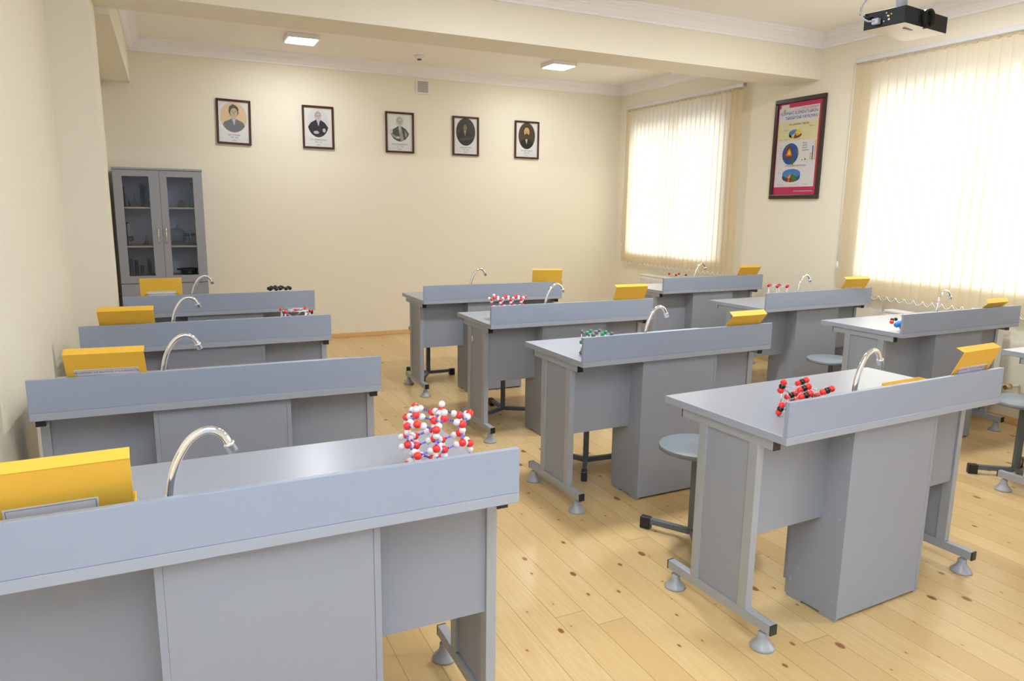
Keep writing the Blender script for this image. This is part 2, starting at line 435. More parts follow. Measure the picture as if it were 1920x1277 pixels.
# vertical blinds
PITCH = 0.078
def blind(y_hi, n, label, cord_end, zb=0.80, zt=2.672):
    y_lo = y_hi - n * PITCH
    b = empty('vertical_blind', (XR, (y_hi + y_lo) / 2, zb), 0, label, 'window blind')
    yo = -(y_hi + y_lo) / 2
    rl = MB().box(-0.085, -0.045, y_lo + yo - 0.01, y_hi + yo + 0.02, 2.690 - zb, 2.728 - zb, 0.004)
    rl.box(-0.045, 0.0, y_lo + yo + 0.16, y_lo + yo + 0.19, 2.70 - zb, 2.722 - zb).box(-0.045, 0.0, y_hi + yo - 0.10, y_hi + yo - 0.07, 2.70 - zb, 2.722 - zb)
    rl.build('head_rail', M['rail'], b)
    MB().box(-0.083, -0.047, y_lo + yo - 0.022, y_lo + yo - 0.011, 2.692 - zb, 2.726 - zb, 0.002).build('rail_end_cap', M['vent'], b)
    cme = MB().cyl((0.002, 0, zt - zb + 0.002), (0.002, 0, 2.692 - zb), 0.005, 8).box(-0.0035, 0.0075, -0.014, 0.014, zt - zb - 0.006, zt - zb + 0.005, 0.001).mesh('slat_carrier')
    cme.materials.append(M['slat'])
    # one slat: slightly curved strip with a stitched pocket at the foot
    sm = MB(); t = bmesh.new(); w = 0.090; nn = 6
    zs = [0.0, 0.028, 0.033, zt - zb - 0.03, zt - zb]
    grid = []
    for z in zs:
        grid.append([t.verts.new((0.005 * (1 - (2 * j / nn - 1) ** 2) + (0.0012 if z < 0.03 else 0), (j / nn - 0.5) * w, z)) for j in range(nn + 1)])
    for a, bb in zip(grid, grid[1:]):
        for j in range(nn): t.faces.new((a[j], a[j + 1], bb[j + 1], bb[j])).smooth = True
    sm.add(t); me = sm.mesh('slat'); me.materials.append(M['slat'])
    ang = math.radians(6)
    rr = random.Random(int(y_hi * 100))
    for i in range(n):
        yc = y_hi - (i + 0.5) * PITCH + yo
        o = link('slat', me, b); o.location = (-0.067, yc, 0); o.rotation_euler = (0, 0, ang + rr.uniform(-0.02, 0.02))
        link('slat_carrier', cme, o)
    # weights and bead chain hanging in loops between slats
    ch = MB()
    for i in range(n - 1):
        ya = y_hi - (i + 0.5) * PITCH + yo
        pts = [(-0.076, ya - PITCH * k / 8, 0.008 - 0.035 * math.sin(PI * k / 8)) for k in range(9)]
        ch.tube(pts, 0.0030, 5)
        pts = [(-0.052, ya - PITCH * k / 8, 0.008 - 0.030 * math.sin(PI * k / 8)) for k in range(9)]
        ch.tube(pts, 0.0024, 5)
    ch.build('bottom_chain', M['bead'], b)
    if cord_end is not None:
        yc = (y_hi + yo + 0.012) if cord_end == 'far' else (y_lo + yo - 0.005)
        MB().tube([(-0.075, yc, 2.69 - zb), (-0.074, yc, 1.6 - zb), (-0.073, yc, 1.05 - zb)], 0.003, 6).tube([(-0.055, yc, 2.69 - zb), (-0.056, yc, 1.6 - zb), (-0.058, yc, 1.05 - zb)], 0.003, 6).build('pull_cord', M['white'], b)
        MB().lathe([(0, 0), (0.012, 0.004), (0.013, 0.05), (0.007, 0.075), (0, 0.078)], 10, Matrix.Translation((-0.065, yc, 0.975 - zb))).build('cord_weight', M['white'], b)
    return b
blind(7.795, 26, 'narrower cream vertical blind on the window nearest the back corner', 'far', 0.815)
blind(4.44, 28, 'wide cream vertical blind at the right edge of the photo', 'far', 0.785)

# radiators under the windows
def radiator(y0, y1, zt, label):
    r = empty('panel_radiator', (XR - 0.11, (y0 + y1) / 2, 0.12), 0, label, 'radiator')
    h = (y1 - y0) / 2
    b = MB().box(-0.05, 0.05, -h, h, 0.0, zt - 0.14, 0.004)
    b.build('radiator_body', M['radiator'], r)
    f = MB(); k = 0; y = -h + 0.02
    while y < h - 0.02:
        f.box(-0.058, -0.05, y, y + 0.018, 0.03, zt - 0.17, 0.002); y += 0.033
    f.build('front_ribs', M['radiator'], r)
    g_ = MB().box(-0.055, 0.055, -h, h, zt - 0.139, zt - 0.12, 0.003)
    g_.build('top_grille', M['radiator'], r)
    MB().box(0.05, 0.108, -h + 0.2, -h + 0.24, 0.1, 0.3).box(0.05, 0.108, h - 0.24, h - 0.2, 0.1, 0.3).build('wall_bracket', M['radiator'], r)
    return r
radiator(5.75, 7.25, 0.70, 'white panel radiator under the window nearest the back corner')
r2 = radiator(3.0, 3.88, 0.70, 'white panel radiator under the wide blind at the right')
v = MB().cyl((0.0, -0.556, 0.165), (0.0, -0.435, 0.165), 0.011, 10).cyl((0.0, -0.556, 0.165), (0.105, -0.556, 0.165), 0.011, 10)
v.build('supply_pipe', M['radiator'], r2)
MB().cyl((0.0, -0.556, 0.165), (-0.055, -0.556, 0.165), 0.020, 12, 0.016).build('valve_handle', M['gold'], r2)

# ------------------------------------------------------------------ ceiling lights
def ceiling_light(x, y, label, w=0.29, group=None, power=20):
    t = empty('ceiling_light', (x, y, 2.955), 0, label, 'ceiling light', group)
    MB().box(-w / 2, w / 2, -w / 2, w / 2, 0.004, 0.045, 0.004).build('housing', M['white'], t)
    MB().box(-w / 2 + 0.018, w / 2 - 0.018, -w / 2 + 0.018, w / 2 - 0.018, 0.0, 0.0055).build('diffuser', M['led'], t)
    d = bpy.data.lights.new('panel_lamp', 'AREA'); d.shape = 'SQUARE'; d.size = w - 0.04; d.energy = power; d.color = (0.90, 0.95, 1.0)
    l = bpy.data.objects.new('panel_lamp', d); COL.objects.link(l); l.parent = t; l.location = (0, 0, -0.004)
    return t
ceiling_light(1.235, 7.18, 'square lit ceiling light on the left, above the first two portraits', power=11)
ceiling_light(3.90, 7.08, 'square lit ceiling light on the right, above the last two portraits', power=11)
g0 = 'added fill lights over the front bay, out of view'
for x, y, pw_ in ((2.1, 3.3, 36), (4.1, 3.25, 34), (1.0, 0.8, 10), (4.1, 0.8, 10)):  # unseen panels added to brighten desks, floor and ceiling
    ceiling_light(x, y, 'square ceiling light added as fill over the front bay, out of view', group=g0, power=pw_)

sd = empty('smoke_detector', (2.46, 7.44, 2.965), 0, 'round white smoke detector on the back bay ceiling', 'smoke detector')
MB().lathe([(0, 0.035), (0.052, 0.035), (0.053, 0.018), (0.045, 0.004), (0.03, 0.0), (0, 0.0)], 24).build('detector_body', M['white'], sd)
MB().lathe([(0, -0.012), (0.02, -0.012), (0.024, 0.0), (0, 0.001)], 20).build('sensor_grille', M['ballgrey'], sd)
vt = empty('air_vent', (2.69, YB, 2.79), 0, 'small square white air vent high on the back wall', 'vent')
MB().box(-0.083, 0.083, -0.012, 0, -0.075, 0.075, 0.003).build('vent_frame', M['white'], vt)
vb = MB()
for k in range(9): vb.box(-0.062, 0.062, -0.017, -0.0125, -0.058 + k * 0.0135, -0.049 + k * 0.0135, 0.001)
vb.build('louvres', M['vent'], vt)

# ------------------------------------------------------------------ portraits on the back wall
def disc(mb, cx, cz, rx, rz, y, n=40, a0=0, a1=2 * PI):
    mb.poly([(cx + rx * math.cos(a0 + (a1 - a0) * k / n), y, cz + rz * math.sin(a0 + (a1 - a0) * k / n)) for k in range(n if a1 - a0 > 6.2 else n + 1)][::-1])
    return mb
def pl_(mb, pts, y): mb.poly([(p[0], y, p[1]) for p in pts]); return mb
ROT_UP = Matrix.Rotation(PI / 2, 4, 'X')
def blob(rx, rz, seed, n=28, jag=0.08):
    r_ = random.Random(seed); return [(rx * (1 + r_.uniform(-jag, jag)) * math.cos(2 * PI * k / n), rz * (1 + r_.uniform(-jag, jag)) * math.sin(2 * PI * k / n)) for k in range(n)]
def portrait(x, z, label, names, cols, style, tilt=0.0):
    p = empty('framed_portrait', (x, YB, z), 0, label, 'framed picture', 'portraits in a row on the back wall')
    p.rotation_euler = (0, tilt, 0)
    w, h, f = 0.329, 0.441, 0.021
    fr = MB().box(-w / 2, w / 2, -0.022, 0, h / 2 - f, h / 2, 0.003).box(-w / 2, w / 2, -0.022, 0, -h / 2, -h / 2 + f, 0.003)
    fr.box(-w / 2, -w / 2 + f, -0.022, 0, -h / 2 + f, h / 2 - f, 0.003).box(w / 2 - f, w / 2, -0.022, 0, -h / 2 + f, h / 2 - f, 0.003)
    fr.build('frame', M['frame'], p)
    pr = MB().box(-w / 2 + f, w / 2 - f, -0.008, -0.001, -h / 2 + f, h / 2 - f).build('printed_sheet', M['print'], p)
    def lay(name, mb, key, i): return mb.build(name, cols[key] if not isinstance(key, str) or key in cols else M[key], pr)
    rx, rz, cz = style.get('rx', 0.118), style.get('rz', 0.150), 0.048
    y = -0.0084
    if 'bg' in cols: disc(MB(), 0, cz, rx, rz, y).build('oval_background', cols['bg'], pr)
    # coat: clipped to the oval
    coat = []
    top = style.get('sh', -0.01)
    sw = style.get('sw', 0.85)
    def clip(px, pz):
        e_ = math.sqrt((px / rx) ** 2 + ((pz - cz) / rz) ** 2)
        return (px, pz) if e_ <= 0.995 else (px / e_ * 0.995, cz + (pz - cz) / e_ * 0.995)
    hx = style.get('hx', 0.0)
    outline = [(hx - 0.018, top + 0.03), (hx - 0.045, top + 0.012), (hx - rx * 0.72 * sw, top - 0.006), (-rx * sw, top - 0.05), (-rx * 0.98 * sw, top - 0.085), (-rx * 0.86 * sw, top - 0.118), (-rx * 0.55, cz - rz * 0.84), (-rx * 0.25, cz - rz * 0.965), (0, cz - rz * 0.995), (rx * 0.25, cz - rz * 0.965), (rx * 0.55, cz - rz * 0.84), (rx * 0.86 * sw, top - 0.118), (rx * sw, top - 0.085), (rx * sw, top - 0.05), (hx + rx * 0.66 * sw, top), (hx + 0.040, top + 0.018), (hx + 0.018, top + 0.03)]
    pl_(MB(), [clip(*q) for q in outline], y - 0.0008).build('coat', cols['coat'], pr)
    # shirt triangle
    pl_(MB(), [(hx - 0.018, top + 0.028), (hx + 0.020, top + 0.028), (hx + 0.004, top - 0.040)], y - 0.0016).build('shirt_front', cols['shirt'], pr)
    hz = style.get('hz', 0.078)
    # head: hair, face, features
    hr = style.get('head', 1.0)
    hb = MB(); hb.poly([(hx + a, y - 0.0020, hz + 0.010 * hr + b) for a, b in blob(0.038 * hr, 0.048 * hr, style['seed'])]); hb.build('hair', cols['hair'], pr)
    fb = MB(); disc(fb, hx + 0.003, hz - 0.007 * hr + style.get('bald', 0) * 0.016, 0.027 * hr, 0.038 * hr, y - 0.0028, 26); fb.build('face', cols['skin'], pr)
    if style.get('beard'):
        bb = MB(); bb.poly([(hx + 0.003 + a, y - 0.0036, hz - 0.034 * hr + b) for a, b in blob(0.023 * hr, style['beard'], style['seed'] + 5)]); bb.build('beard', cols['beard'], pr)
    ft = MB()
    for sgn in (-1, 1):
        disc(ft, hx + 0.003 + sgn * 0.011 * hr, hz + 0.004, 0.0060, 0.0030, y - 0.0036, 10)
        pl_(ft, [(hx + 0.003 + sgn * 0.005, hz + 0.011), (hx + 0.003 + sgn * 0.018, hz + 0.014), (hx + 0.003 + sgn * 0.018, hz + 0.009)][::sgn], y - 0.0036)
    pl_(ft, [(hx + 0.001, hz + 0.004), (hx - 0.003, hz - 0.012), (hx + 0.007, hz - 0.013)], y - 0.0036)
    pl_(ft, [(hx - 0.007, hz - 0.021), (hx + 0.003, hz - 0.024), (hx + 0.013, hz - 0.021), (hx + 0.003, hz - 0.019)], y - 0.0042)
    ft.build('facial_features', cols['feat'], pr)
    for q in style.get('hands', []):
        hm = MB(); hm.poly([(q[0] + a, y - 0.0024, q[1] + b) for a, b in blob(q[2], q[3], 3, 14, 0.15)]); hm.build('hand', cols['skin'], pr)
    # folds on the coat
    fd = MB()
    for k in style.get('folds', []):
        pl_(fd, [clip(*q) for q in k], y - 0.0014)
    if style.get('folds'): fd.build('coat_folds', cols.get('fold', cols['shirt']), pr)
    tm = Matrix.Translation((0.0, -0.0088, -0.128)) @ ROT_UP
    text_mesh('name_lettering', names[0], 0.0235, M['ink'], pr, tm, sx=0.92)
    text_mesh('year_lettering', names[1], 0.0165, M['ink'], pr, Matrix.Translation((0.0, -0.0088, -0.152)) @ ROT_UP, sx=0.95)
    text_mesh('subject_lettering', 'K\u0130MYA', 0.0135, M['ink'], pr, Matrix.Translation((0.0, -0.0088, -0.182)) @ ROT_UP)
    MB().poly([(-0.142, -0.0086, -0.168), (0.142, -0.0086, -0.168), (0.142, -0.0086, -0.1667), (-0.142, -0.0086, -0.1667)]).build('dividing_line', M['vent'], pr)
    MB().box(-w / 2 + f, w / 2 - f, -0.0175, -0.0165, -h / 2 + f, h / 2 - f).build('glazing', M['pictureglass'], p)
    return p
def C3(n, r, g, b): return mat(n, (r, g, b), 0.5)
G = lambda n, v: C3(n, v, v, v * 0.97)
inkg = dict(hair=G('print_grey_hair', 0.16), skin=G('print_grey_skin', 0.50), feat=G('print_grey_dark', 0.10), shirt=G('print_grey_light', 0.55), coat=G('print_grey_coat', 0.09), beard=G('print_grey_beard', 0.38), fold=G('print_grey_fold', 0.2))
PX = dict(P1=0.679, P2=1.520, P3=2.416, P4=3.209, P5=4.004); ZP = 2.284
portrait(PX['P1'], ZP + 0.003, 'leftmost framed portrait, grey-haired man on a peach oval, hung slightly askew', ('GEY L\u00dcSSAK', '1778 - 1850'),
         dict(inkg, bg=C3('print_peach', 0.72, 0.55, 0.34), coat=C3('print_slate', 0.17, 0.18, 0.22), hair=C3('print_hair_brown', 0.10, 0.085, 0.06), skin=C3('print_skin_tan', 0.55, 0.44, 0.30), shirt=C3('print_collar_blue', 0.50, 0.54, 0.66)),
         dict(rx=0.126, rz=0.150, seed=1, sw=0.97, hz=0.098, head=1.28, sh=0.005, folds=[[(-0.10, -0.03), (0.07, 0.012), (0.10, -0.01), (-0.02, -0.03)]]), 0.022)
portrait(PX['P2'], ZP, 'second framed portrait from the left, white-bearded man with folded hands', ('D.\u0130. MENDELEYEV', '1834 - 1907'),
         dict(inkg, bg=C3('print_pale_mauve', 0.70, 0.665, 0.675), coat=C3('print_black_violet', 0.022, 0.018, 0.026), hair=C3('print_white_hair', 0.42, 0.38, 0.38), skin=C3('print_pale_face', 0.56, 0.50, 0.49), beard=C3('print_white_beard', 0.58, 0.53, 0.53), fold=C3('print_fold', 0.06, 0.045, 0.05)),
         dict(rx=0.112, rz=0.150, seed=2, hz=0.112, sh=0.052, beard=0.026, sw=0.95, head=0.92, hands=[(-0.02, -0.052, 0.028, 0.017), (0.062, -0.028, 0.016, 0.022)], folds=[[(-0.06, -0.07), (0.0, -0.085), (0.05, -0.06), (0.02, -0.095)], [(-0.05, 0.03), (-0.045, -0.04), (-0.055, -0.04)]]), 0.002)
portrait(PX['P3'], ZP - 0.003, 'middle framed portrait, black and white engraving of a man writing', ('M.V. LOMONOSOV', '1711 - 1765'),
         dict(inkg, coat=C3('print_engraving_coat', 0.10, 0.105, 0.09), hair=C3('print_engraving_wig', 0.45, 0.46, 0.42), skin=C3('print_engraving_face', 0.60, 0.60, 0.56), shirt=C3('print_engraving_shirt', 0.52, 0.53, 0.49), fold=C3('print_engraving_fold', 0.36, 0.37, 0.33)),
         dict(rx=0.118, rz=0.145, seed=3, hz=0.115, sh=0.04, head=0.95, sw=0.92, hands=[(-0.098, 0.01, 0.018, 0.026), (-0.02, -0.055, 0.024, 0.014)], folds=[[(-0.02, 0.05), (0.02, 0.05), (0.05, -0.09), (0.01, -0.09)], [(-0.095, -0.01), (-0.03, -0.05), (-0.03, -0.07), (-0.09, -0.04)], [(0.06, 0.03), (0.085, -0.02), (0.07, -0.06), (0.06, -0.02)]]), -0.002)
portrait(PX['P4'], ZP, 'fourth framed portrait from the left, dark brown oval painting of a seated man', ('CON DALTON', '1766 - 1844'),
         dict(inkg, bg=C3('print_umber', 0.055, 0.038, 0.020), coat=C3('print_umber_coat', 0.030, 0.022, 0.017), hair=C3('print_umber_hair', 0.045, 0.032, 0.018), skin=C3('print_umber_face', 0.26, 0.19, 0.10), shirt=C3('print_umber_shirt', 0.32, 0.26, 0.16), fold=C3('print_umber_fold', 0.075, 0.055, 0.04), feat=C3('print_umber_feature', 0.05, 0.035, 0.02)),
         dict(rx=0.120, rz=0.155, seed=4, hz=0.105, sh=0.038, head=0.85, hx=-0.012, sw=0.9, folds=[[(-0.09, -0.03), (0.10, 0.0), (0.11, -0.025), (-0.06, -0.055)]]), -0.003)
portrait(PX['P5'], ZP - 0.002, 'rightmost framed portrait, bald man with a dark beard on a brown oval', ('A.M. BUTLEROV', '1828 - 1886'),
         dict(inkg, bg=C3('print_brown', 0.075, 0.045, 0.022), coat=C3('print_near_black', 0.016, 0.012, 0.010), hair=C3('print_brown_hair', 0.05, 0.03, 0.014), skin=C3('print_warm_skin', 0.62, 0.40, 0.17), beard=C3('print_auburn', 0.09, 0.035, 0.014), shirt=C3('print_white_shirt', 0.5, 0.47, 0.42), feat=C3('print_brown_feature', 0.06, 0.03, 0.015)),
         dict(rx=0.112, rz=0.155, seed=6, hz=0.088, sh=-0.01, head=1.38, bald=1, beard=0.034, hx=-0.006, sw=0.95), 0.0)

# ------------------------------------------------------------------ chemistry poster on the right wall
po = empty('framed_poster', (XR, 5.072, 2.048), -PI / 2, 'tall dark-framed chemistry poster with red border between the two windows', 'framed poster')
pw, ph, pf = 0.592, 0.920, 0.040    # local x runs towards the front of the room, y into the wall
fr = MB()
for a in ((-pw / 2, pw / 2, ph / 2 - pf, ph / 2), (-pw / 2, pw / 2, -ph / 2, -ph / 2 + pf), (-pw / 2, -pw / 2 + pf, -ph / 2 + pf, ph / 2 - pf), (pw / 2 - pf, pw / 2, -ph / 2 + pf, ph / 2 - pf)):
    fr.box(a[0], a[1], -0.026, 0, a[2], a[3], 0.006)
fr.build('frame', M['framedark'], po)
crim = C3('poster_crimson', 0.52, 0.022, 0.095); red_ = C3('poster_red', 0.45, 0.02, 0.025); sheet = C3('poster_paper', 0.72, 0.69, 0.70)
ylw = C3('poster_pale_yellow', 0.72, 0.67, 0.38); blu = C3('poster_blue', 0.05, 0.22, 0.52); bld = C3('poster_dark_blue', 0.015, 0.08, 0.20); navy = C3('poster_navy', 0.02, 0.07, 0.30)
och = C3('poster_ochre', 0.62, 0.38, 0.06); brn = C3('poster_brown', 0.16, 0.03, 0.015); org = C3('poster_orange', 0.60, 0.13, 0.03); yel = C3('poster_yellow', 0.75, 0.60, 0.05); grn = C3('poster_green', 0.05, 0.16, 0.03); grylt = C3('poster_grey_text', 0.28, 0.27, 0.27); cream_ = C3('poster_cream', 0.62, 0.50, 0.20)
ix, iz = pw / 2 - pf, ph / 2 - pf
ps = MB().box(-ix, ix, -0.010, -0.001, -iz, iz).build('printed_sheet', crim, po)
def rect(name, x0, x1, z0, z1, m, y): return MB().poly([(x0, y, z0), (x1, y, z0), (x1, y, z1), (x0, y, z1)]).build(name, m, ps)
ya, yb2, yc3, yd = -0.0104, -0.0108, -0.0112, -0.0116
rect('white_field', -ix + 0.008, ix - 0.030, -iz + 0.072, iz - 0.042, sheet, ya)
rect('white_field', -ix + 0.030, -ix + 0.125, iz - 0.0425, iz - 0.012, sheet, ya)
rect('red_side_strip', ix - 0.022, ix, -iz + 0.072, iz - 0.042, red_, ya)
rect('yellow_band', -ix + 0.008, ix - 0.030, 0.075, 0.245, ylw, yb2)
def ptxt(name, s, x, z, size, m, align='CENTER', sx=1.0): return text_mesh(name, s, size, m, ps, Matrix.Translation((x, yd, z)) @ ROT_UP, align, sx)
ptxt('heading_lettering', 'K\u0130MY\u018fV\u0130 ELEMENTL\u018fR\u0130N', ix - 0.045, iz - 0.095, 0.040, navy, 'RIGHT', 0.93)
ptxt('heading_lettering', 'T\u018fB\u0130\u018fTD\u018f YAYILMASI', ix - 0.045, iz - 0.138, 0.040, navy, 'RIGHT', 0.93)
ptxt('series_lettering', 'QEYR\u0130-\u00dcZV\u0130 B\u0130R\u018e\u015eM\u018fL\u018fR'.replace('\u018e', '\u018f'), ix - 0.040, iz - 0.058, 0.016, red_, 'RIGHT')
rect('red_rule', -0.06, ix - 0.040, iz - 0.0695, iz - 0.068, red_, yc3)
ptxt('chart_title', 'YER QABI\u011eININ T\u018fRK\u0130B\u0130', 0.0, 0.222, 0.021, M['ink'])
ptxt('chart_title', 'ATMOSFER\u0130N QURULU\u015eU', 0.0, -0.155, 0.021, M['ink'])
ptxt('caption_lettering', 'Oksigen', -0.155, 0.175, 0.017, grylt); ptxt('caption_lettering', 'Silisium', 0.15, 0.195, 0.017, grylt)
ptxt('caption_lettering', 'Dig\u0259r elementl\u0259r', -0.165, 0.092, 0.015, grylt); ptxt('caption_lettering', 'Al  Fe  Ca  Na', -0.01, 0.094, 0.015, grylt)
for k, s_ in enumerate(('\u018fn\u00e7ox', 'yay\u0131lm\u0131\u015f', 'kimy\u0259vi', 'elementl\u0259r')): ptxt('caption_lettering', s_, 0.065, 0.048 - k * 0.022, 0.018, M['ink'], 'LEFT')
for k, s_ in enumerate(('Qabıq', 'Mantiya', 'Xarici', 'n\u00fcv\u0259', 'Daxili', 'n\u00fcv\u0259')): ptxt('caption_lettering', s_, -0.195, 0.015 - k * 0.025, 0.014, grylt)
ptxt('caption_lettering', 'Azot', -0.195, -0.215, 0.016, grylt); ptxt('caption_lettering', 'Dig\u0259r qazlar', -0.17, -0.325, 0.015, grylt); ptxt('caption_lettering', 'Ar   Ne   He   Kr', 0.0, -0.33, 0.013, grylt); ptxt('caption_lettering', 'Oksigen', 0.13, -0.325, 0.015, grylt)
rect('white_rule', 0.0, ix - 0.03, -iz + 0.030, -iz + 0.034, sheet, yb2)
# emblem
em = MB(); disc(em, -ix + 0.075, iz - 0.065, 0.015, 0.016, yb2, 8); em.build('emblem', och, ps)
# globe with cut-away
gx, gz, gr = -0.075, -0.045, 0.098
gb = MB(); disc(gb, gx, gz, gr, gr, yb2, 48); gb.build('globe', navy, ps)
def tri(cx, cz, s_, y, m, name):
    pts = [(cx, cz + s_ * 0.95), (cx + s_ * 0.45, cz + s_ * 0.35), (cx + s_ * 0.80, cz - s_ * 0.62), (cx + s_ * 0.1, cz - s_ * 0.70), (cx - s_ * 0.85, cz - s_ * 0.55), (cx - s_ * 0.5, cz + s_ * 0.35)]
    MB().poly([(a, y, b) for a, b in pts][::-1]).build(name, m, ps)
lnd = MB()
for cx_, cz_, a_, b_, sd_ in ((0.035, -0.068, 0.018, 0.030, 4), (-0.045, 0.068, 0.025, 0.016, 5), (0.085, 0.012, 0.010, 0.028, 6)):
    lnd.poly([(gx + cx_ + p, yc3, gz + cz_ + q) for p, q in blob(a_, b_, sd_, 14, 0.25)])
lnd.build('continents', grn, ps)
tri(gx - 0.018, gz + 0.012, 0.072, yc3 - 0.0002, brn, 'cutaway_layer'); tri(gx - 0.014, gz + 0.012, 0.048, yc3 - 0.0006, org, 'cutaway_layer'); tri(gx - 0.012, gz + 0.012, 0.026, yc3 - 0.001, yel, 'cutaway_layer')
# bars
for x_, h_, m_ in ((0.072, 0.008, brn), (0.105, 0.018, grn), (0.12, 0.016, yel), (0.165, 0.065, och), (0.187, 0.125, navy), (0.212, 0.175, och)):
    rect('chart_bar', x_ - 0.006, x_ + 0.006, -0.11, -0.11 + h_, m_, yb2)
ptxt('caption_lettering', 'H  He  C  N   Al  Si  O', 0.145, -0.122, 0.012, grylt)
# pies
def pie(cx, cz, rx, rz, hh, secs):
    MB().poly([(cx + rx * math.cos(a * PI / 16), yb2, cz - hh + rz * math.sin(a * PI / 16)) for a in range(-16, 1)] + [(cx + rx, yb2, cz), (cx - rx, yb2, cz)]).build('pie_side', bld, ps)
    for a0, a1, m_, side in secs:
        n_ = max(2, int((a1 - a0) / 8))
        pts = [(cx, cz)] + [(cx + rx * math.cos(math.radians(a0 + (a1 - a0) * k / n_)), cz + rz * math.sin(math.radians(a0 + (a1 - a0) * k / n_))) for k in range(n_ + 1)]
        MB().poly([(a, yc3, b) for a, b in pts][::-1]).build('pie_slice', m_, ps)
        if side:
            e_ = pts[1:]
            MB().poly([(a, yc3, b) for a, b in e_] + [(a, yc3, b - hh) for a, b in e_[::-1]]).build('pie_side', side, ps)
pie(-0.035, 0.145, 0.075, 0.030, 0.020, [(75, 235, blu, None), (235, 262, cream_, och), (262, 285, red_, brn), (285, 330, och, brn), (330, 435, yel, None)])
pie(-0.045, -0.225, 0.108, 0.042, 0.038, [(-50, 235, blu, None), (235, 250, org, brn), (250, 262, cream_, org), (262, 275, red_, brn), (275, 310, grn, grn)])
MB().box(-ix, ix, -0.0145, -0.0135, -iz, iz).build('glazing', M['pictureglass'], po)

